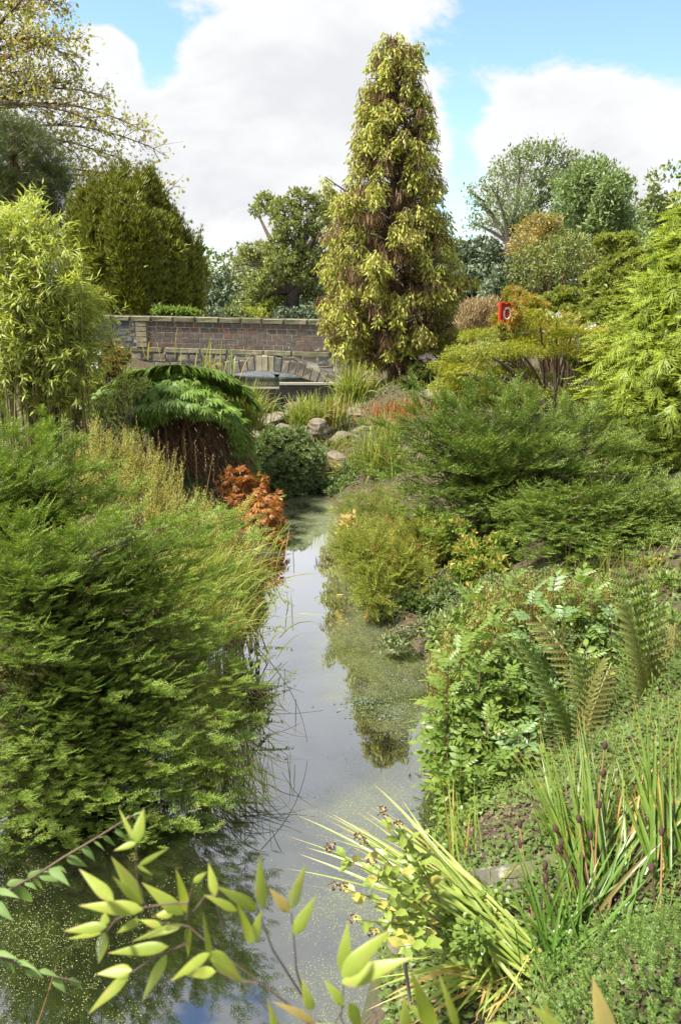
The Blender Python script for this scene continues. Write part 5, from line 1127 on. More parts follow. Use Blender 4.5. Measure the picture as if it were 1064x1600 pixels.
# leafy saplings: each compound leaf is a part
CM = [T_compound(4, .46, .25, .36), T_compound(3, .5, .15, .42), T_compound(4, .42, .35, .34)]
def tpl_mesh(name, tpl, mat, tint=(.5, 0, 0), seed=0):
    mb = MB(); v, t, tip = tpl; c = np.zeros((len(v), 3)); c[:, 0] = tint[0]; c[:, 1] = tip; c[:, 2] = tint[2]; mb.add(v, t, c); return mb.mesh(name, mat)
CMM = [[tpl_mesh('leaf', tp, m, (f_, 0, a_)) for tp in CM] for m, f_, a_ in ((m_comp, .1, 0), (m_comp, .5, 0), (m_comp, .9, 0), (m_compb, .3, 0), (m_compb, .8, 0), (m_comp, .6, .7))]
def frame_mat(p, d, n, s):
    d = Vector(d).normalized(); sd = d.cross(Vector(n)).normalized(); n2 = sd.cross(d); M = Matrix((sd, d, n2)).transposed().to_4x4(); M.translation = Vector(p)
    return M @ Matrix.Diagonal((s, s, s, 1))
def inst(mesh, name, parent, M):
    o = bpy.data.objects.new(name, mesh); COL.objects.link(o); o.parent = parent; M = M.copy(); M.translation -= parent.location; o.matrix_basis = M; return o
def sapling(px, py, Y, hgt, label, blue, seed, nl=16, leafs=.20, lean=(0, 0), group='leafy saplings on the right bank'):
    rng = np.random.RandomState(seed); tp = A(P(px, py, Y)); base = tp - Z * hgt + A([lean[0], lean[1], 0]); root = thing('leafy_sapling', base, label, 'plant', group)
    st = MB(); cv = bez(base, (base + tp) / 2 + A([0, 0, .05]), tp, 8); st.tube(cv, np.linspace(.008, .003, 8), 4); st.build('stem', m_red, root)
    for k in range(nl):
        u = 1 - .92 * (k / nl) ** .9; p = [np.interp(u, np.linspace(0, 1, 8), cv[:, j]) for j in range(3)]; a = k * 2.4 + rng.rand() * .6
        g = CMM[rng.choice([3, 4, 4, 1]) if blue else rng.choice([0, 1, 2, 2, 5 if rng.rand() < .3 else 1])]
        up = .95 if k < 4 else .5; d = (math.cos(a), math.sin(a), up + rng.normal() * .15)
        inst(g[rng.randint(3)], 'leaf', root, frame_mat(p, d, (rng.normal() * .2, rng.normal() * .2, 1), leafs * (.8 + .4 * rng.rand()) * (.7 if k < 2 else 1)))
saps = [(832, 925, 5.9, 1.25, 'tall bluish leaved sapling with a straight red stem in the middle of the right bank', 1), (958, 955, 6.1, 1.1, 'bluish leaved sapling with dark stem, right of the tall one', 1), (880, 960, 6.1, 1.1, 'sapling rising between the two tall bluish ones', 1),
        (720, 1010, 5.8, .95, 'fresh green sapling nearest the overhanging stems over the water', 0), (750, 1040, 5.6, .9, 'green sapling leaning towards the water above the lowest leaves', 0), (700, 1080, 5.5, .8, 'green sapling at the water edge halfway down the leafy bank', 0),
        (790, 1050, 5.6, .9, 'mid green sapling just left of the tall red stem', 0), (770, 970, 6.1, .9, 'yellowish green sapling behind the waterside leaves', 0), (850, 1080, 5.3, .8, 'bluish low sapling left of the fern fronds', 1), (700, 1150, 5.3, .6, 'bright green sapling low at the water line', 0),
        (760, 1120, 5.2, .65, 'leafy sapling in the dense lower part of the bank', 0), (810, 1150, 5.0, .6, 'bluish sapling low beside the arching iris blades', 1), (720, 1200, 5.0, .45, 'lowest green sapling above the striped blades', 0), (920, 1030, 5.6, .8, 'sapling tangled in the brown tipped fern', 0),
        (1000, 1000, 5.8, .8, 'sapling behind the large fern at the right edge', 0), (780, 1190, 4.9, .45, 'dark leaved sapling at the foot of the bank over the stone', 0), (905, 900, 6.5, .9, 'fresh green shoot topping the willowherb', 0), (990, 930, 6.6, .9, 'pale shoot of arching leaves at the top right of the herbs', 0), (850, 1200, 4.8, .45, 'shady sapling under the ferns', 0), (800, 905, 6.6, 1.1, 'tall pale sapling at the top left of the herb stand', 0), (865, 905, 6.4, 1.1, 'tall sapling topping the stand just right of the red stem', 1), (925, 925, 6.3, 1.0, 'tall sapling between the arching shoot and the dark stemmed one', 0), (745, 985, 6.0, 1.0, 'leaning sapling at the upper water side of the stand', 0), (700, 1040, 5.7, .85, 'bright sapling jutting furthest over the water', 0), (735, 930, 6.9, .8, 'thin sapling behind, next to the trailing stem', 0)]
for k, s in enumerate(saps): sapling(*s, seed=200 + k, nl=30 if k < 8 else 22)
bush('bank_undergrowth', (1.5, 5.4, .4), [blob(*b) for b in [(730, 1150, 45, 5.5), (780, 1130, 50, 5.6), (830, 1130, 50, 5.6), (720, 1210, 35, 5.2), (760, 1220, 40, 5.1), (810, 1220, 45, 5.1), (870, 1190, 45, 5.3), (740, 1090, 40, 5.9), (800, 1070, 50, 6.0), (860, 1040, 50, 6.2), (720, 1040, 30, 6.2), (920, 1000, 50, 6.4), (980, 1050, 50, 6.1), (920, 1120, 50, 5.8), (980, 1160, 60, 5.5), (1040, 1100, 60, 5.8), (880, 1240, 30, 4.9), (790, 1010, 40, 6.5), (850, 970, 45, 6.8), (940, 950, 45, 6.9), (1040, 1010, 50, 6.3), (700, 1000, 30, 6.6), (740, 980, 36, 6.8), (780, 960, 40, 6.9), (1000, 960, 40, 6.9), (1050, 930, 40, 7.4), (1020, 1180, 50, 5.3), (940, 1230, 36, 4.9), (720, 1250, 26, 4.95)]],
     'dense low green undergrowth filling the right bank between the saplings', 'plant', m_comp, 65, 85, T_oval(.5), .062, up=.6, nl=6, sig=.07, stems=3)

# ferns: each frond a part
FRM = [tpl_mesh('frond', T_fern(24, d_), m_fern, (f_, 0, a_)) for d_, f_, a_ in ((.5, .2, .0), (.75, .6, .0), (.4, .8, .25), (.65, .9, .5))]
def fern(px, py, Y, tips, label, seed):
    rng = np.random.RandomState(seed); b_ = A(P(px, py, Y)); root = thing('fern', b_, label, 'fern', 'ferns on the right bank')
    for tx, ty, tY in tips:
        tY = tY + rng.normal() * .25; e = A(P(tx, ty, tY)); v = e - b_; L = np.linalg.norm(v) * 1.12; d = v / np.linalg.norm(v) + Z * .42 + rsph(1, rng)[0] * .12
        inst(FRM[rng.randint(4)], 'frond', root, frame_mat(b_, d, A([v[0] * .8, -1.0, .7]) + rng.normal(size=3) * .55, L))
fern(1000, 1235, 5.0, [(975, 1030, 5.2), (1020, 1000, 5.3), (1060, 1000, 5.2), (1080, 1030, 5.0), (930, 1030, 5.2), (1060, 1080, 4.8), (990, 1050, 4.9), (1090, 1120, 4.8), (1040, 1040, 5.1)], 'large fern with finely cut fronds at the right edge', 71)
fern(905, 1240, 4.9, [(860, 1060, 5.2), (890, 1030, 5.2), (915, 1040, 5.1), (870, 1120, 5.0), (950, 1090, 4.9), (935, 1060, 5.0), (880, 1160, 4.8)], 'brown tipped fern between the bluish saplings and the big fern', 72)

# ------------------------------------------------------------------ grass clumps at the cascade
def clump(name, px, py, Y, tipf, n, label, mat, seed, width=.012, spread=.15, sway=1.0, deadf=.1, group='grass clumps around the cascade', hg=.6, rad=.5, arch=.35, segs=5, z=None):
    rng = np.random.RandomState(seed); b_ = A(P(px, py, Y)); root = thing(name, b_, label, 'grass', group); mb = MB()
    base = b_ + rng.normal(size=(n, 3)) * A([spread, spread, .02]); a = rng.rand(n) * 6.283; r_ = rad * (.15 + .85 * rng.rand(n)); h = hg * (.5 + .6 * rng.rand(n)) * (1.1 - .6 * (r_ / rad) ** 2)
    tip = np.stack([np.cos(a) * r_ + tipf[0], np.sin(a) * r_ + tipf[1], h + tipf[2]], 1)
    blades(mb, base, tip, hg * arch * (.6 + .8 * rng.rand(n)), width * (.7 + .6 * rng.rand(n)), segs, rng, alt=(rng.rand(n) < deadf) * .8); mb.build('blades', mat, root, stuff=True)
clump('grass_clump', 478, 668, 17.6, (0, 0, 0), 300, 'bright yellow green grass clump left of centre beside the dark pool', m_grass, 81, .022, .16, hg=.75, rad=.55)
clump('grass_clump', 522, 665, 17.8, (0, 0, 0), 160, 'dull strawy grass clump right of the bright one', m_grass, 82, .02, .14, hg=.7, rad=.45, deadf=.45)
clump('grass_clump', 552, 632, 19.6, (0, 0, 0), 260, 'tall arching grass clump at the right foot of the arch', m_grass, 83, .026, .16, hg=1.0, rad=.75, deadf=.1)
clump('grass_clump', 595, 740, 14.9, (-.1, 0, 0), 300, 'drooping green grass clump with yellow leaves against the right juniper', m_grass, 84, .018, .2, hg=.85, rad=.6, deadf=.12)
clump('grass_clump', 545, 738, 15.6, (-.25, 0, -.15), 90, 'collapsed bright yellow dead blades over the tan rock', m_straw, 85, .022, .14, hg=.35, rad=.45)
clump('grass_clump', 605, 660, 17.0, (0, 0, 0), 130, 'reddish brown withered stems below the conifer trunk', m_rust, 86, .012, .3, hg=.5, rad=.25, deadf=0)
clump('grass_clump', 640, 650, 16.6, (0, 0, 0), 130, 'rusty dock stems between the conifer trunk and the right juniper', m_rust, 87, .012, .25, hg=.4, rad=.2, deadf=0)
clump('grass_clump', 375, 672, 14.6, (.1, -.1, 0), 380, 'fresh green grass tuft behind the right side of the cypress dome', m_grass, 88, .016, .22, hg=.85, rad=.6, deadf=.05)
clump('grass_clump', 330, 590, 16.4, (.1, 0, 0), 26, 'yellowing iris blades poking above the cypress dome', m_grass, 89, .03, .35, hg=.75, rad=.35, deadf=.4)
clump('grass_clump', 215, 562, 17.0, (0, 0, 0), 8, 'few pale blades rising before the bridge left of centre', m_straw, 90, .03, .5, hg=.6, rad=.25)
clump('grass_clump', 600, 690, 16.2, (0, 0, 0), 150, 'upright green blades beside the brown weathered rock', m_grass, 91, .018, .2, hg=.55, rad=.3)
clump('grass_clump', 530, 700, 16.6, (0, 0, -.05), 130, 'thin trailing grass hanging over the cascade rocks', m_grass, 92, .012, .2, hg=.35, rad=.35, deadf=.3)
clump('grass_clump', 600, 850, 10.2, (-.2, -.1, 0), 160, 'fine grass arching out of the overhanging shrub', m_grass, 93, .010, .2, hg=.4, rad=.4, deadf=.2)
clump('grass_clump', 1010, 960, 7.6, (0, -.1, 0), 120, 'dry wispy grass at the right edge below the dark juniper', m_grass, 94, .010, .35, hg=.7, rad=.4, deadf=.5)
# grasses on the left water edge
clump('bank_grass', 305, 990, 6.9, (.1, -.1, -.05), 700, 'dense soft green grass hanging off the left bank behind the nearest juniper', m_grass, 95, .008, .30, hg=.45, rad=.38, deadf=.2, group='grass along the left water edge', segs=4)
clump('bank_grass', 325, 1080, 6.0, (.15, -.1, -.1), 220, 'yellowish grass fringe over the water right of the nearest juniper', m_grass, 96, .007, .2, hg=.25, rad=.28, deadf=.35, group='grass along the left water edge', segs=4)
clump('bank_grass', 300, 930, 7.6, (.2, -.1, 0), 600, 'green grass between the left juniper tips and the trailing weeds', m_grass, 97, .009, .3, hg=.5, rad=.45, deadf=.12, group='grass along the left water edge', segs=4)
clump('bank_grass', 325, 880, 8.6, (.15, 0, 0), 420, 'reddish tinged grass below the rusty shrub', m_low, 98, .010, .3, hg=.4, rad=.4, deadf=.25, group='grass along the left water edge', segs=4)
bush('trailing_weed', (P(370, 940, 7.8).x, 7.8, .1), [blob(*b) for b in [(385, 905, 24, 8.2), (370, 930, 26, 7.9), (400, 925, 18, 8.0), (395, 960, 18, 7.6), (360, 970, 26, 7.5), (410, 900, 12, 8.4), (350, 900, 26, 8.3)]], 'loose small leaved weed spreading over the left water edge', 'plant', m_fresh, 99, 75, T_leaf(.5), .045, nl=5, up=.2, alt=.08)
sprigs = [((375, 890), (430, 905), (460, 922), 8.4), ((380, 915), (430, 925), (458, 945), 8.1), ((390, 935), (410, 945), (430, 940), 7.9), ((385, 960), (405, 985), (440, 978), 7.4), ((330, 1040), (385, 1010), (440, 978), 7.0), ((390, 1000), (400, 1020), (420, 1035), 6.9), ((370, 920), (400, 905), (420, 890), 8.2), ((385, 1010), (425, 1010), (455, 1012), 6.9)]
for k, (a_, b_, c_, Y) in enumerate(sprigs):
    labs = ['topmost leafy runner reaching right over the pale water', 'second leafy runner over the pale water, just under the topmost', 'short runner close to the left edge grass', 'thin sprig dangling above the cloud reflection', 'long feathery shoot slanting up over the water from the left bank', 'small sprig low beside the left edge grass', 'short upright runner beside the rusty shrub bend', 'flat runner lying just above the water below the slanting shoot']
    root = thing('leafy_runner', P(*a_, Y), labs[k], 'plant', 'leafy runners over the water'); cv = bez(P(*a_, Y), P(*b_, Y), P(*c_, Y), 12); st = MB(); st.tube(cv, np.linspace(.004, .0015, 12), 3); st.build('stem', m_twig, root)
    rng = np.random.RandomState(300 + k); lf = MB(); n = 46; u = np.sort(rng.rand(n)); u = np.round(u * 11) / 11 + rng.normal(size=n) * .006; pp = np.stack([np.interp(u, np.linspace(0, 1, 12), cv[:, j]) for j in range(3)], 1); lf.scatter(T_leaf(.4), pp, rsph(n, rng) * A([1, 1, .6]) - Z * .7, rsph(n, rng) + Z, .028 + .02 * rng.rand(n), rng=rng); lf.build('foliage', m_oval, root, stuff=True)

# fill behind the herbs where the bank would show bare
bush('bank_shrub', (1.6, 7.6, .5), [blob(*b) for b in [(740, 945, 24, 8.2), (700, 945, 24, 8.4), (770, 930, 26, 8.0), (810, 925, 26, 7.8), (860, 915, 24, 7.8), (720, 965, 20, 7.9)]], 'dull green scrub between the overhanging twigs and the willowherb', 'shrub', m_greyg, 111, 90, SP2, .06, nl=3, alt=.08)
bush('edge_scrub', (4.2, 8.0, .9), [blob(*b) for b in [(1000, 940, 26, 7.8), (1040, 940, 30, 7.6), (1060, 900, 30, 8.0), (1070, 970, 34, 7.2), (1050, 860, 26, 8.6), (1020, 900, 26, 8.0), (980, 915, 20, 8.0)]], 'straggling green and brown scrub at the right edge under the low juniper', 'shrub', m_low, 112, 90, SP1, .07, nl=3, alt=.3)
bush('waterline_herbs', (1.1, 8.5, .2), [blob(*b) for b in [(700, 930, 20, 8.6), (640, 940, 16, 8.7), (600, 950, 12, 8.8), (670, 950, 14, 8.5)]], 'small dark green herbs at the waterline under the overhanging shrub', 'plant', m_cover, 113, 60, SP2, .05, nl=3)

bush('near_bank_weeds', (1.6, 4.1, .9), [blob(*b) for b in [(740, 1290, 26, 4.5), (780, 1300, 24, 4.4), (720, 1330, 20, 4.2), (700, 1300, 16, 4.5), (860, 1290, 26, 4.5), (820, 1310, 16, 4.4), (760, 1420, 24, 3.3), (710, 1400, 20, 3.6), (700, 1460, 20, 3.1), (740, 1470, 24, 3.0), (1000, 1330, 26, 4.2), (1040, 1300, 26, 4.3), (900, 1430, 20, 3.1)]], 'low green weeds creeping round the lichened stone and the iris clumps', 'plant', m_comp, 114, 70, T_oval(.8), .032, up=.5, nl=4, sig=.03, stems=0)
# ------------------------------------------------------------------ near right bank: ground cover, stone, hebe
gr = np.random.RandomState(401)
def scatter_ground(n, xr, yr, keep=None):
    x = gr.uniform(*xr, n); y = gr.uniform(*yr, n); z = H(x, y); e_l = np.interp(y, elx[:, 0], elx[:, 1]); e_r = np.interp(y, erx[:, 0], erx[:, 1])
    ok = ((x > e_r + .02) | (x < e_l - .02)); p = np.stack([x, y, z], 1)[ok]
    return p
cv = MB()
def patchy(p, s, k, thr): return p[(np.sin(p[:, 0] * s + 1.3 * np.sin(p[:, 1] * s * .8 + k)) * np.cos(p[:, 1] * s * 1.1 + k) + gr.normal(size=len(p)) * .35) > thr]
p1 = patchy(scatter_ground(52000, (.2, 3.6), (1.2, 6.5)), 3.1, 1, -.5)
cv.scatter(T_leaf(.75, .08), p1 + Z * (.012 + .035 * gr.rand(len(p1), 1)), rsph(len(p1), gr) * A([1, 1, .3]) + Z * .1, Z + rsph(len(p1), gr) * .35, .022 + .022 * gr.rand(len(p1)), rng=gr)
p2 = patchy(scatter_ground(17000, (-6, 6), (6, 22)), 1.7, 2, -.6)
cv.scatter(LEAFW, p2 + Z * (.02 + .08 * gr.rand(len(p2), 1)), rsph(len(p2), gr) * A([1, 1, .4]) + Z * .3, Z + rsph(len(p2), gr) * .5, .05 + .05 * gr.rand(len(p2)), rng=gr)
o = cv.build('ground_cover', m_cover); tag(o, 'low mixed leafy ground cover on the banks', 'ground cover', kind='stuff')
ml = MB(); p3 = scatter_ground(11000, (.2, 3.4), (1.2, 6.0)); ml.scatter(T_leaf(.35, .05), p3 + Z * .012, rsph(len(p3), gr) * A([1, 1, .15]), Z + rsph(len(p3), gr) * .5, .018 + .035 * gr.rand(len(p3)), rng=gr)
o = ml.build('leaf_litter', leafmat('litter', (.05, .035, .02), (.17, .12, .07), tip=(.20, .15, .09), trans=0, rough=.8)); tag(o, 'reddish brown leaf litter and bark mulch on the right bank', 'leaf litter', kind='stuff')
gs = MB(); p4 = patchy(scatter_ground(9000, (.2, 3.6), (1.5, 6.5)), 2.3, 5, .1); n = len(p4)
blades(gs, p4, rsph(n, gr) * A([.10, .10, .02]) + Z * (.04 + .10 * gr.rand(n, 1)), .03 * np.ones(n), .004 * np.ones(n), 3, gr); p5 = scatter_ground(11000, (-6, 6), (7, 24)); n = len(p5)
blades(gs, p5, rsph(n, gr) * A([.14, .14, .02]) + Z * (.08 + .2 * gr.rand(n, 1)), .06 * np.ones(n), .009 * np.ones(n), 3, gr)
o = gs.build('grass', m_grass); tag(o, 'short rough grass growing through the banks', 'grass', kind='stuff')

def rock_at(px, py, wd, hg, lab, seed, mat=m_graylich, **kw):
    g = G(px, py); return rock(px, py, g.y, wd, hg, lab, mat=mat, seed=seed, group_on=False, **kw)
rock_at(812, 1378, .50, .26, 'lichened grey stone half sunk in the bank among the iris leaves', 41, dp=.3)
rock_at(880, 1352, .22, .10, 'small mossy stone beside the lichened one under the iris blades', 42)
rock_at(640, 1470, .22, .16, 'dark wet stone at the water edge below the berry shrub', 43, mat=m_rock)

# hebe cushion in the corner
hc = A(P(1120, 1640, 2.0)); hr = np.random.RandomState(402); hb = thing('hebe', hc - Z * .25, 'dense small leaved hebe cushion in the bottom right corner', 'shrub'); mb = MB()
HS = T_bunch(60, 12, (.25, .6), 1.3, T_leaf(.42, .05)); 
def hebe_shoot():
    parts = []
    for k in range(6):
        for q in range(4):
            a = q * 1.571 + (k % 2) * .785; parts.append(place(T_leaf(.42, .06), (0, k * .14, 0), (math.cos(a), .55 + .05 * k, math.sin(a)), (0, -1, 0), .20 - .008 * k))
    return merge(parts)
HS = hebe_shoot()
for k in range(1500):
    u = rsph(1, hr)[0]; u[2] = abs(u[2]); 
    pos = hc + u * A([.66, .62, .34]) * (.82 + .22 * hr.rand()) - Z * .16 + A([.12, 0, 0]); mb.scatter(HS, pos[None], (u * .7 + Z * .8 + rsph(1, hr)[0] * .3)[None], rsph(1, hr), np.array([.055 + .03 * hr.rand()]), rng=hr)
mb.build('foliage', m_hebe, hb, stuff=True)

# ------------------------------------------------------------------ strap leaved clumps, each blade a part
def blade_mesh(name, base, tip, arch, width, mat, rnd, alt, rng, segs=9, wmin=.25):
    mb = MB(); base, tip = A(base), A(tip); ctrl = base + (tip - base) * .42 + A(arch); ts = np.linspace(0, 1, segs + 1)
    C_ = [(1 - t) ** 2 * base + 2 * t * (1 - t) * ctrl + t * t * tip for t in ts]; C_ = np.array(C_); tg = nrmz(np.gradient(C_, axis=0))
    ch = (tip - base) / np.linalg.norm(tip - base); sd = np.cross(ch, Z + rsph(1, rng)[0] * .5); sd /= np.linalg.norm(sd) + 1e-9; sd2 = nrmz(np.cross(np.cross(tg, sd), tg)); tw = rng.normal() * .5
    nrm_ = np.cross(sd2, tg); V, cc = [], []
    for k, t in enumerate(ts):
        wv = width * min(1, .55 + t * 2) * max(0.02, 1 - max(0, (t - .45) / .55) ** 1.8); s_ = sd2[k] * math.cos(tw * t) + nrm_[k] * math.sin(tw * t)
        V += [C_[k] - s_ * wv / 2, C_[k] - nrm_[k] * wv * .12, C_[k] + s_ * wv / 2]; cc += [[rnd, max(0, (t - .3) / .7) * .6, alt + (max(0, (t - .93) / .07) * .9)]] * 3
    T = []
    for k in range(segs):
        a = 3 * k
        T += [[a, a + 1, a + 4], [a, a + 4, a + 3], [a + 1, a + 2, a + 5], [a + 1, a + 5, a + 4]]
    mb.add(V, T, np.clip(cc, 0, 1)); return mb
def strap(px, py, tips, label, mat, seed, width=.013, arch=.15, cat='plant', Y=None, spread=.05, extra=0, group='strap leaved clumps on the near right bank', deadf=.08, name='strap_leaved_plant', jit=10):
    rng = np.random.RandomState(seed); g = G(px, py) if Y is None else P(px, py, Y); b_ = A(g); root = thing(name, b_, label, cat, group)
    for k in range(len(tips) * (1 + extra)):
        tx, ty, dY = tips[k % len(tips)]; j = 0 if k < len(tips) else jit
        tip = A(P(tx + rng.normal() * j * 1.6, ty + rng.normal() * j * 1.6, b_[1] + dY + rng.normal() * (.05 if j else 0))); L = np.linalg.norm(tip - b_)
        base = b_ + rng.normal(size=3) * A([spread, spread, .01]); hz = (tip - b_) * A([1, 1, 0])
        m = blade_mesh('blade', base, tip, Z * arch * L * (.7 + .6 * rng.rand()), width * (.75 + .5 * rng.rand()), mat, rng.rand(), .75 if rng.rand() < deadf else 0, rng)
        m.build('blade', mat, root)
    return root
# pale day-lily like clump sweeping left over the water
strap(825, 1505, [(500, 1268, .75), (497, 1292, .75), (492, 1303, .7), (462, 1330, .65), (478, 1324, .6), (580, 1262, .9), (600, 1275, .95), (560, 1290, .8), (530, 1300, .75), (590, 1330, .6), (620, 1350, .55), (570, 1350, .6), (640, 1320, .7), (612, 1300, .8), (548, 1322, .7), (660, 1340, .6), (520, 1285, .8),
                (600, 1420, .3), (640, 1440, .2), (620, 1400, .35), (650, 1400, .3), (580, 1400, .3), (700, 1340, .6), (680, 1380, .45)], 'pale striped strap leaves sweeping left over the water from the bank', m_pale, 411, .018, .13, extra=2, spread=.09, jit=22)
strap(790, 1520, [(640, 1520, -.05), (600, 1560, -.15), (570, 1580, -.2), (620, 1600, -.25), (660, 1590, -.25), (700, 1600, -.3), (740, 1590, -.3), (600, 1500, .1), (650, 1480, .15), (560, 1530, .05), (680, 1550, -.1), (720, 1560, -.2), (640, 1555, -.1), (690, 1500, .1), (760, 1600, -.3), (585, 1545, 0)], 'pale strap leaves fanning low and left beside the bamboo tips', m_pale, 412, .017, .16, extra=1, spread=.05)
strap(720, 1350, [(708, 1212, .25), (712, 1230, .2), (735, 1260, .1), (700, 1260, .1), (745, 1300, 0), (740, 1220, .2)], 'small tuft of upright yellowish blades above the striped clump', m_pale, 413, .011, .05, extra=1)
strap(880, 1500, [(990, 1290, .35), (1040, 1250, .45), (1064, 1280, .4), (800, 1310, .25), (830, 1350, .2), (850, 1400, .1), (940, 1330, .25), (970, 1380, .2), (1000, 1400, .1), (900, 1360, .2), (870, 1380, .1), (840, 1430, .05), (950, 1440, 0), (1010, 1350, .25), (790, 1370, .2), (930, 1400, .1), (820, 1460, -.1), (860, 1560, -.2), (900, 1570, -.2), (850, 1530, -.2), (980, 1330, .3), (910, 1300, .3)], 'deep green clump of broad blades around the dark seed stalks', m_deepbl, 414, .016, .10, extra=2, spread=.07)
strap(925, 1400, [(795, 1168, .5), (800, 1180, .45), (845, 1180, .45), (830, 1200, .4), (870, 1215, .35), (900, 1130, .55), (880, 1150, .5), (912, 1110, .6), (940, 1180, .4), (960, 1200, .4), (850, 1230, .3), (820, 1240, .25), (895, 1220, .3), (980, 1240, .3), (870, 1170, .4), (860, 1270, .2), (915, 1180, .4), (1000, 1290, .2), (840, 1160, .5)], 'tall iris clump with long blades leaning left before the ferns', m_iris, 415, .015, .06, extra=2, spread=.07)
strap(1035, 1380, [(1008, 1080, .5), (1022, 1120, .45), (1046, 1130, .4), (1050, 1180, .4), (1030, 1165, .4), (990, 1180, .4), (985, 1150, .45), (1064, 1110, .5), (1075, 1150, .4), (1000, 1220, .3), (1015, 1200, .3), (970, 1230, .25), (1080, 1220, .3)], 'stiff upright iris blades at the right edge', m_iris, 416, .016, .02, extra=2, spread=.05)
strap(960, 1470, [(1064, 1390, .1), (1064, 1330, .2), (1040, 1310, .2), (1030, 1400, .05), (1000, 1350, .15), (1090, 1420, 0), (1050, 1450, -.05)], 'blue green blades reaching right over the mulch', m_deepbl, 417, .015, .12, extra=1)
for k, (px, py, sd) in enumerate([(700, 1440, 1), (760, 1430, 2), (1000, 1250, 3), (860, 1330, 4), (960, 1310, 5), (760, 1560, 6)]):
    rng = np.random.RandomState(500 + k); tips = [(px + rng.normal() * 45, py - 40 - 60 * rng.rand(), rng.uniform(-.1, .25)) for _ in range(12)]
    lab = ['short thin blades at the water side of the striped clump', 'loose thin blades directly left of the lichened stone', 'thin green blades in front of the large fern', 'thin green blades behind the lichened stone', 'fine blades between the two iris clumps', 'thin curling blades at the bottom edge of the bank'][k]
    strap(px, py, tips, lab, [m_pale, m_iris, m_iris, m_iris, m_iris, m_pale][k], 520 + k, .009, .12, extra=1, deadf=.2)
# dead straw blades lying about
strap(800, 1545, [(690, 1490, .1), (720, 1470, .15), (640, 1530, .05), (760, 1600, -.2), (880, 1590, -.2), (850, 1480, .1), (720, 1580, -.15), (900, 1530, 0)], 'withered tan blades lying at the foot of the clumps', m_straw, 418, .009, .05, extra=2, deadf=0)

# dark seed stalks
def stalk(tx, ty, bx, by, mid, label, seed, red, heads=1):
    rng = np.random.RandomState(seed); g = G(bx, by); b_ = A(g) - Z * .02; t_ = A(P(tx, ty, g.y + .12 + .35 * (by - ty) / 400)); root = thing('seed_stalk', b_, label, 'seed stalk', 'dark seed stalks on the near right bank')
    cv = bez(b_, (b_ + t_) / 2 + A([mid, 0, 0]), t_, 10); st = MB(); st.tube(cv, np.linspace(.005, .0032, 10), 6); st.build('stem', m_stalk if red else m_pod, root, smooth=True)
    for h in range(heads):
        pd = MB(); q = 9 - h * 1.6; i0 = int(q); p = cv[i0] * (1 - (q - i0)) + cv[min(9, i0 + 1)] * (q - i0); d = nrmz(cv[9] - cv[7]) + (rsph(1, rng)[0] * .4 if h else 0); d = d / np.linalg.norm(d); off = (rsph(1, rng)[0] * .008 if h else 0)
        L = .042; prof_ = [(0, .004), (.2, .010), (.5, .0135), (.8, .011), (1.0, .004)]; pts = np.array([p + off + d * L * (a - .3) for a, _ in prof_]); pd.tube(pts, [r for _, r in prof_], 7, cap=True); pd.build('seed_pod', m_pod, root, smooth=True)
stalks = [(812, 1290, 838, 1465, -.01, 'leftmost dark seed stalk, standing over the lichened stone', 1, 2), (851, 1355, 834, 1485, .012, 'short forked seed stalk just right of the leftmost one', 0, 1), (853, 1375, 877, 1490, -.01, 'bent black seed stalk crossing the short forked one', 0, 1), (869, 1298, 922, 1425, .01, 'seed stalk leaning left with a split dark pod', 0, 2), (874, 1330, 925, 1440, .015, 'curving dark stalk between the lichened stone and the tall red stalk', 0, 1),
          (904, 1282, 930, 1440, -.005, 'slim dark stalk touching the tall red stalk', 1, 1), (944, 1168, 930, 1425, -.03, 'tallest red brown seed stalk with several pods near its top', 1, 3), (922, 1308, 936, 1430, .004, 'rusty stalk with a single oval pod in the middle of the group', 1, 1), (910, 1345, 950, 1490, -.01, 'low dark podded stalk among the deep green blades', 0, 1),
          (1033, 1302, 1030, 1445, .004, 'seed stalk at the right edge with a curled dark head', 1, 1), (1018, 1358, 1026, 1450, 0, 'shorter seed stalk beside the right edge one', 0, 1)]
for k, s in enumerate(stalks): stalk(*s[:6], 600 + k, s[6], s[7])

# ------------------------------------------------------------------ berry shrub over the water
br_ = np.random.RandomState(431); bb = A(G(720, 1500)); berry = thing('berry_shrub', bb, 'low shrub with oval yellow green leaves and dark berry clusters leaning over the water', 'shrub')
OVL = [tpl_mesh('leaf', T_oval(.62, .05, .12), m_oval, (f_, 0, a_)) for f_, a_ in ((.1, 0), (.4, 0), (.7, 0), (1, 0), (.6, .55), (.0, 0))]
twigs = [((690, 1440), (600, 1350), (513, 1328), 2.95), ((690, 1430), (620, 1330), (560, 1310), 3.05), ((690, 1420), (640, 1330), (598, 1275), 3.2), ((700, 1460), (610, 1400), (537, 1388), 2.85), ((700, 1470), (620, 1430), (552, 1438), 2.75), ((700, 1480), (640, 1440), (580, 1460), 2.75),
         ((700, 1450), (640, 1390), (600, 1380), 2.95), ((700, 1470), (640, 1410), (590, 1420), 2.85), ((690, 1420), (630, 1360), (580, 1350), 3.0), ((700, 1440), (660, 1360), (640, 1330), 3.1), ((720, 1500), (660, 1480), (620, 1480), 2.65), ((690, 1430), (640, 1300), (622, 1290), 3.2)]
st = MB()
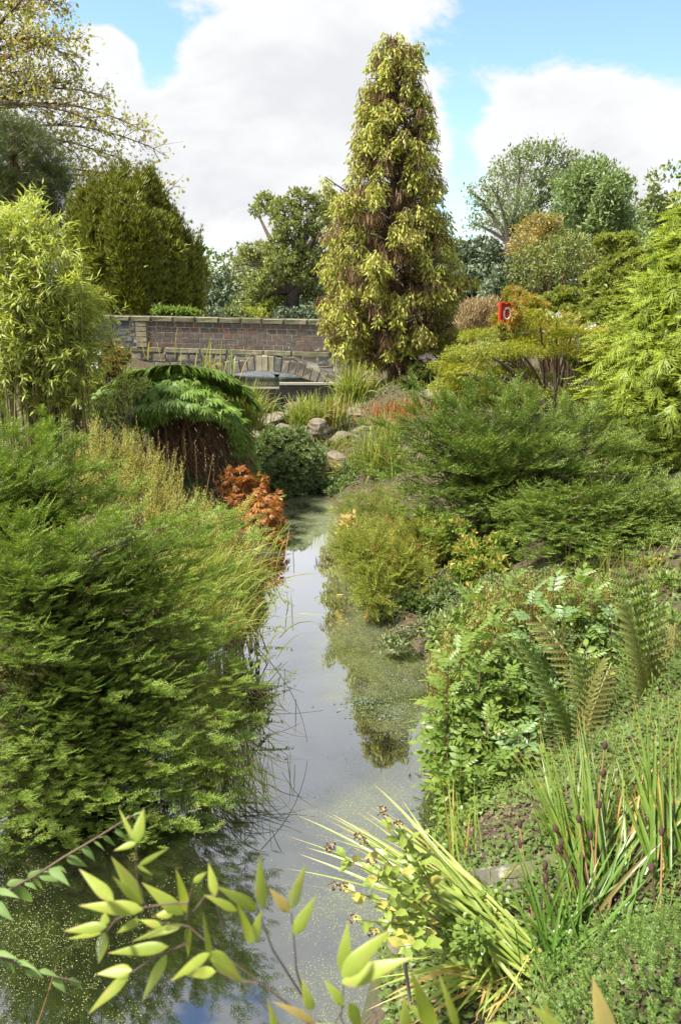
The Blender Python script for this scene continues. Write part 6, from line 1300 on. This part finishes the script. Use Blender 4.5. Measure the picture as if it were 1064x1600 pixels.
for k, (a_, b_, c_, Y) in enumerate(twigs):
    cvv = bez(bb + Z * .05, A(P(*b_, Y)) * .6 + bb * .4 + Z * .05, P(*c_, Y), 12); st.tube(cvv, np.linspace(.0035, .0015, 12), 4)
    for q in range(6):
        f_ = .5 + .47 * (q + br_.rand() * .6) / 6; i0 = f_ * 11; i1 = int(i0); p = cvv[i1] + (cvv[min(11, i1 + 1)] - cvv[i1]) * (i0 - i1); t0 = nrmz(cvv[min(11, i1 + 1)] - cvv[max(0, i1 - 1)])
        for sg in (-1, 1):
            sd = np.cross(t0, Z if q % 2 else A([0, 1, .3])); d = t0 * .5 + sd * sg + Z * br_.normal() * .2 - Z * .15; m = frame_mat(p, d, Z + br_.normal(size=3) * .3 - A([0, .4, 0]), (.045 + .03 * (1 - abs(f_ - .7) * 2)) * (.8 + .4 * br_.rand())); inst(OVL[br_.randint(6)], 'leaf', berry, m)
    if k in (0, 1, 2, 3, 4, 5, 8, 11):
        for g_ in range(2 if k < 4 else 1):
            bm_ = MB(); cm = MB(); c = A(cvv[11]) + br_.normal(size=3) * .02 * (g_ > 0) + Z * .005
            for q in range(13):
                u = rsph(1, br_)[0]; u[2] = abs(u[2]) * .8; p = c + u * .021; th = np.arange(6) * 1.047
                bm_.tube(np.array([p - u * .0042, p - u * .002, p + u * .002, p + u * .0045]), [.0012, .0042, .0042, .0012], 6, cap=True); cm.tube(np.array([c, p]), [.001, .001], 3)
                cm.scatter(T_leaf(.6), np.repeat((p - u * .003)[None], 3, 0), rsph(3, br_) + u, rsph(3, br_), np.full(3, .010), rng=br_)
            o1 = bm_.build('berry_cluster', m_berry, berry, smooth=True); cm.build('calyx', m_berryr, berry)
st.build('twigs', m_red, berry, stuff=True)
# white twig stub and grasses below
tw = MB(); tw.tube(bez(P(626, 1468, 2.9), P(632, 1500, 2.85), P(640, 1560, 2.8), 6), [.006, .007, .007, .008, .008, .009], 6); tag(tw.build('bleached_stick', m_grey, smooth=True), 'bleached stick standing in the water edge below the berry shrub', 'stick')

# ------------------------------------------------------------------ out of focus bamboo sprig close to the camera
BLM = []
def bleaf(base, tip, wpx, Y, name='leaf', parent=None, mat=None, seed=0, dead=0.0, curl=.10):
    rng = np.random.RandomState(seed); a = A(P(*base, Y)); b = A(P(*tip, Y + rng.normal() * .015)); L = np.linalg.norm(b - a); d = (b - a) / L; view = a - A([0, 0, CAMH]); view /= np.linalg.norm(view)
    n = -view + Z * .5 + rsph(1, rng)[0] * .4; sd = np.cross(d, n); sd /= np.linalg.norm(sd); n2 = np.cross(sd, d); w_ = wpx / FPX * np.linalg.norm(a - A([0, 0, CAMH])) * .86 / 2
    mb = MB(); V, C_, T = [], [], []; m = 9
    for k in range(m + 1):
        t = k / m; wv = w_ * (math.sin(math.pi * .5 * min(1, (t / .32) ** .75 + .04)) if t < .32 else (1 - ((t - .32) / .68) ** 1.35)) * .92 ; wv = max(wv, w_ * .02)
        c = a + d * L * t + n2 * (-curl * L * (t - .3) ** 2); tint = [rng.rand() * .0 + (seed * .37) % 1, .2 + .5 * t, dead + (0.9 if t > .93 else 0)]
        V += [c - sd * wv, c - sd * wv * .88 + n2 * wv * .10, c - n2 * wv * .10, c + sd * wv * .88 + n2 * wv * .10, c + sd * wv]; e_ = [tint[0], min(1, tint[1] + .35), tint[2]]; C_ += [[tint[0], 1, min(1, tint[2] + .25)], tint, tint, tint, [tint[0], 1, min(1, tint[2] + .25)]]
    for k in range(m):
        for q in range(4): s0 = 5 * k + q; T += [[s0, s0 + 1, s0 + 6], [s0, s0 + 6, s0 + 5]]
    mb.add(V, T, C_); return mb.build(name, mat, parent, smooth=True)
m_fgb = leafmat('near_bamboo_leaf', (.16, .25, .03), (.27, .34, .05), tip=(.46, .46, .10), dead=(.42, .27, .13), tipamt=.55, trans=.4, rough=.4, patch=0, spots=55)
fy = .86
fg = thing('bamboo_sprig', P(690, 1640, fy), 'blurred yellow green bamboo sprig hanging across the bottom of the view', 'bamboo')
z8 = lambda x, y: (x / 1.9, 1200 + y / 1.9)
L8 = [((405, 222), (428, 118), 40), ((400, 215), (352, 118), 16), ((405, 222), (338, 245), 22), ((412, 290), (505, 235), 18), ((408, 290), (455, 318), 12), ((425, 405), (335, 262), 52), ((400, 390), (338, 322), 25), ((338, 395), (235, 297), 42), ((425, 420), (232, 408), 48),
      ((318, 470), (188, 484), 36), ((300, 490), (195, 508), 16), ((312, 488), (290, 590), 38), ((545, 435), (422, 340), 45), ((555, 430), (527, 300), 35), ((312, 465), (314, 425), 30), ((415, 450), (345, 492), 28), ((480, 470), (415, 450), 25), ((545, 465), (388, 512), 30), ((558, 470), (562, 565), 26),
      ((500, 530), (318, 550), 40), ((495, 555), (418, 702), 36), ((392, 600), (286, 610), 42), ((383, 615), (255, 730), 44), ((622, 550), (500, 635), 36), ((640, 605), (540, 612), 36), ((626, 575), (605, 432), 20), ((625, 545), (730, 640), 52), ((640, 380), (620, 280), 32), ((575, 340), (615, 308), 22),
      ((705, 425), (607, 375), 30), ((765, 420), (645, 350), 42), ((778, 420), (770, 262), 42), ((748, 520), (708, 400), 38), ((750, 520), (775, 425), 38), ((860, 428), (800, 358), 38), ((862, 420), (905, 290), 40), ((872, 495), (938, 380), 42), ((515, 430), (455, 440), 30)]
z3 = lambda x, y: (320 + x / 2.21, 1300 + y / 2.21)
L3 = [((480, 500), (488, 320), 60), ((470, 500), (640, 335), 70), ((470, 520), (705, 430), 75), ((500, 590), (545, 705), 50), ((480, 600), (415, 510), 40), ((370, 620), (335, 515), 42), ((385, 660), (240, 580), 35), ((280, 820), (225, 590), 50), ((510, 710), (385, 655), 40), ((270, 835), (90, 840), 40), ((640, 775), (515, 710), 40), ((765, 820), (580, 775), 60),
      ((790, 690), (720, 505), 62), ((695, 730), (690, 575), 50), ((790, 680), (700, 590), 30), ((875, 690), (815, 500), 32), ((960, 740), (780, 790), 66), ((1000, 850), (950, 740), 60), ((1065, 680), (955, 665), 45), ((880, 810), (760, 850), 60), ((1010, 800), (1120, 850), 50), ((560, 850), (640, 800), 50), ((720, 880), (650, 840), 60), ((900, 860), (980, 780), 60), ((1180, 860), (1080, 800), 50)]
k = 0
frg = np.random.RandomState(440)
for a_, b_, w_ in L8: bleaf(z8(*a_), z8(*b_), w_ / 1.9, fy + frg.uniform(-.05, .05), parent=fg, mat=m_fgb, seed=k, dead=.6 if k in (34,) else 0.0); k += 1
for a_, b_, w_ in L3: bleaf(z3(*a_), z3(*b_), w_ / 2.21, fy - .06 + frg.uniform(-.06, .06), parent=fg, mat=m_fgb, seed=k, dead=.7 if k in (44, 54) else 0.0, curl=.2); k += 1
st = MB(); 
tws = [[z8(*q) for q in s] for s in ([(404, 225), (408, 330), (430, 400), (480, 460), (560, 470), (640, 540), (750, 620), (880, 720), (950, 800)], [(318, 485), (345, 450), (425, 415)], [(500, 550), (550, 520), (560, 470)], [(395, 605), (455, 565), (510, 540), (560, 520)], [(560, 460), (580, 420), (610, 380), (640, 380)], [(640, 600), (690, 625), (760, 640)],
       [(765, 420), (785, 470), (810, 540), (900, 680)], [(865, 430), (872, 500), (880, 600), (905, 680)], [(425, 415), (480, 405), (560, 400)], [(640, 380), (650, 430), (670, 490)], [(575, 345), (560, 400), (555, 450)])] + [[z3(*q) for q in s] for s in ([(170, 560), (280, 690), (440, 830)], [(480, 520), (470, 640), (520, 780), (600, 850)], [(480, 600), (440, 680), (420, 760), (470, 850)], [(790, 690), (800, 780), (760, 860)], [(960, 740), (900, 800), (860, 870)], [(390, 650), (450, 700), (560, 760), (640, 860)])]
for s in tws:
    cvp = np.array([A(P(*q, fy)) for q in s]); cvp = cvp + np.linspace(0, 1, len(s))[:, None] * 0; st.tube(cvp, np.linspace(.0008, .0014, len(s)), 6)
st.build('stems', m_twig, fg, smooth=True)
# single withered bamboo leaf tip at the bottom right
sg = thing('bamboo_leaf', P(950, 1640, .8), 'single browning bamboo leaf poking up at the bottom edge, right', 'leaf'); bleaf((955, 1640), (926, 1528), 34, .8, parent=sg, mat=m_fgb, seed=3, dead=.55)
bleaf((905, 1640), (830, 1570), 26, .82, parent=fg, mat=m_fgb, seed=4); bleaf((880, 1660), (850, 1560), 22, .82, parent=fg, mat=m_fgb, seed=5)

# ------------------------------------------------------------------ arching twigs at left
z6 = lambda x, y: (x / 3.547, 1250 + y / 3.547)
m_coto = leafmat('arching_twig_leaf', (.09, .17, .045), (.14, .22, .06), tip=(.24, .32, .11), trans=.3, rough=.55, patch=0, spec=.2)
def twig(stem, leaves, Y, label, seed):
    root = thing('arching_twig', P(*z6(*stem[0]), Y), label, 'twig', 'arching leafy twigs at the lower left'); cvp = np.array([A(P(*z6(*q), Y)) for q in stem]); st = MB(); st.tube(cvp, np.linspace(.0028, .0012, len(cvp)), 6); st.build('stem', m_twig, root, smooth=True)
    for k, (a_, b_, w_) in enumerate(leaves): bleaf(z6(*a_), z6(*b_), w_ / 3.547, Y, parent=root, mat=m_coto, seed=seed + k, curl=.35)
twig([(-200, 600), (0, 530), (100, 470), (200, 420), (350, 320), (520, 220), (680, 120), (740, 85), (790, 60)],
     [((640, 160), (705, 222), 34), ((572, 198), (650, 256), 30), ((520, 222), (588, 280), 18), ((458, 255), (538, 340), 46), ((370, 315), (492, 372), 52), ((380, 320), (448, 365), 22), ((275, 370), (382, 462), 60), ((215, 408), (358, 450), 58), ((320, 360), (378, 405), 24), ((155, 430), (228, 385), 40), ((40, 468), (142, 442), 44), ((85, 485), (207, 576), 62), ((140, 450), (208, 492), 36), ((180, 435), (262, 496), 30), ((-40, 560), (68, 662), 62), ((-20, 495), (100, 532), 44), ((735, 85), (784, 64), 18), ((738, 95), (826, 120), 26), ((690, 120), (720, 80), 14), ((300, 470), (350, 480), 20)], 1.35, 'long arching twig of paired oval leaves at the left over the dark water', 700)
twig([(-150, 830), (0, 870), (130, 920), (270, 970), (400, 1000), (440, 1010)],
     [((-20, 840), (100, 874), 36), ((8, 872), (110, 956), 50), ((90, 890), (190, 920), 34), ((140, 928), (242, 986), 54), ((220, 940), (332, 976), 34), ((300, 982), (370, 1070), 50), ((385, 990), (480, 1046), 40)], 1.25, 'lower short twig of paired oval leaves at the bottom left', 740)
tag((lambda m: (m.tube(bez(P(*z6(315, 915), 1.6), P(*z6(280, 1050), 1.6), P(*z6(190, 1290), 1.55), 8), np.linspace(.0012, .002, 8), 4), m.build('dry_stem', m_stalk))[1])(MB()), 'thin dry brown stem rising from the bottom edge behind the lower twig', 'stem')

# ------------------------------------------------------------------ life ring housing, moorhen, floating leaves
RY_ = 15.6; lc = A(P(791, 490, RY_)); rg = P(791, 560, RY_)
lr = thing('life_ring_post', (lc[0], RY_, GH(lc[0], RY_)), 'red life ring housing with a white ring, half hidden by maple leaves', 'life ring'); mb = MB()
boxv(mb, lc[0] - .11, lc[0] + .11, RY_ + .02, RY_ + .06, lc[2] - .22, lc[2] + .20)
for s_ in (-1, 1): boxv(mb, lc[0] + s_ * .125 - .015, lc[0] + s_ * .125 + .015, RY_ - .06, RY_ + .06, lc[2] - .22, lc[2] + .20)
for s_ in (-1, 1): boxv(mb, lc[0] - .11, lc[0] + .11, RY_ - .06, RY_ + .019, lc[2] - .01 + s_ * .205 - .012, lc[2] - .01 + s_ * .205 + .012)
mb.build('housing', m_redp, lr); th = np.linspace(0, 2 * math.pi, 25); tor = MB()
cen = A([lc[0] + .01, RY_ - .02, lc[2] + .0]); tor.tube(np.stack([cen[0] + .06 * np.cos(th), cen[1] + 0 * th, cen[2] + .10 * np.sin(th)], 1), .018, 8); tor.build('ring', m_ring, lr, smooth=True)
mb = MB(); boxv(mb, lc[0] - .03, lc[0] + .03, RY_ + .062, RY_ + .12, lr.location.z - .1, lc[2] + .15); mb.build('post', m_wood, lr)

dk = A(P(433, 592, 26.9)); dk[2] = 1.17; hen = thing('moorhen', dk, 'small black waterbird floating under the arch of the bridge', 'bird')
mdk = plain('black_feather', (.012, .012, .014), .6); mrb = plain('red_beak', (.4, .05, .02))
mb = MB(); mb.tube(dk + .6 * A([[-.18, 0, .12], [-.15, 0, .10], [-.08, 0, .06], [0, 0, .05], [.08, 0, .065], [.12, 0, .10], [.13, 0, .16], [.14, 0, .20], [.16, 0, .22], [.185, 0, .215]]), A([.006, .025, .06, .075, .06, .035, .024, .026, .030, .012]) * .6, 10, cap=True); mb.build('body', mdk, hen, smooth=True)
mb = MB(); mb.tube(dk + .6 * A([[.183, 0, .216], [.215, 0, .205]]), [.007, .002], 6, cap=True); mb.build('beak', mrb, hen, smooth=True)
fr = np.random.RandomState(451)
FLL = []
labs_f = ['yellow fallen leaf floating in mid stream near the overhanging shrub', 'pale fallen leaf floating right of the first yellow one', 'small fallen leaf floating near the trailing stem', 'tiny white fleck floating near the foreground bamboo']
for k, (px, py, s_) in enumerate([(525, 930, .10), (566, 964, .08), (578, 972, .08), (490, 1243, .02)]):
    x, y = G0(px, py, .006); mb = MB(); mb.scatter(T_oval(.45, .02, .02), A([[x, y, .008]]), A([[1, .3 * fr.normal(), 0]]), A([[0, 0, 1.]]), np.array([s_]), rng=fr); tag(mb.build('floating_leaf', m_straw), labs_f[k], 'leaf', 'leaves floating on the stream')
# dark drowned weed patches
for k, (px, py, r_) in enumerate([(585, 1105, .16), (605, 1118, .13), (640, 1150, .2), (560, 1095, .08)]):
    x, y = G0(px, py); n = 90; pp = A([x, y, .01]) + fr.normal(size=(n, 3)) * A([r_, r_ * .5, .006]); mb = MB(); mb.scatter(T_leaf(.3), pp, rsph(n, fr) * A([1, 1, .2]), Z + rsph(n, fr) * .4, .04 * np.ones(n), rng=fr)
    tag(mb.build('water_weed', m_fard, stuff=True), ['dark weed patch floating in the reflection of the conifer', 'second dark weed patch just nearer than the first', 'largest dark weed patch, nearest the right bank', 'smallest weed fleck farthest up the stream'][k], 'water weed', 'weed patches on the stream', 'stuff')
# dry stems trailing over water at left
for k, (a_, b_, c_, Y, dr) in enumerate([((360, 1100), (420, 1090), (445, 1108), 5.9, 1), ((370, 1112), (440, 1120), (505, 1110), 5.8, 1), ((380, 1085), (420, 1060), (475, 1082), 6.0, 1), ((355, 1130), (380, 1115), (445, 1138), 5.7, 1), ((400, 1090), (440, 1040), (450, 1034), 6.1, 0), ((395, 1120), (430, 1100), (455, 1115), 5.8, 1), ((375, 1140), (400, 1160), (390, 1200), 5.5, 1), ((400, 1010), (470, 1080), (480, 1160), 6.0, 1), ((380, 1160), (430, 1150), (470, 1130), 5.6, 1), ((380, 1180), (420, 1175), (440, 1190), 5.4, 1)]):
    mb = MB(); mb.tube(bez(P(*a_, Y), P(*b_, Y), P(*c_, Y), 12), np.linspace(.004, .0015, 12), 4)
    tag(mb.build('dry_stem', m_grey if dr else m_stalk), ['thick tan stem curving over the water from the left bank', 'longest pale blade lying out over the water', 'upper thin arching stem over the cloud reflection', 'pale stem low on the left bank fringe', 'green rush slanting up to the right over the water', 'short brown stem between the pale blades', 'rusty stem dropping to the water by the near juniper', 'hair thin stem hanging down to the water', 'thin stem angled up above the near juniper tips', 'lowest thin stem over the water beside the near juniper'][k], 'stem', 'dry stems over the water')
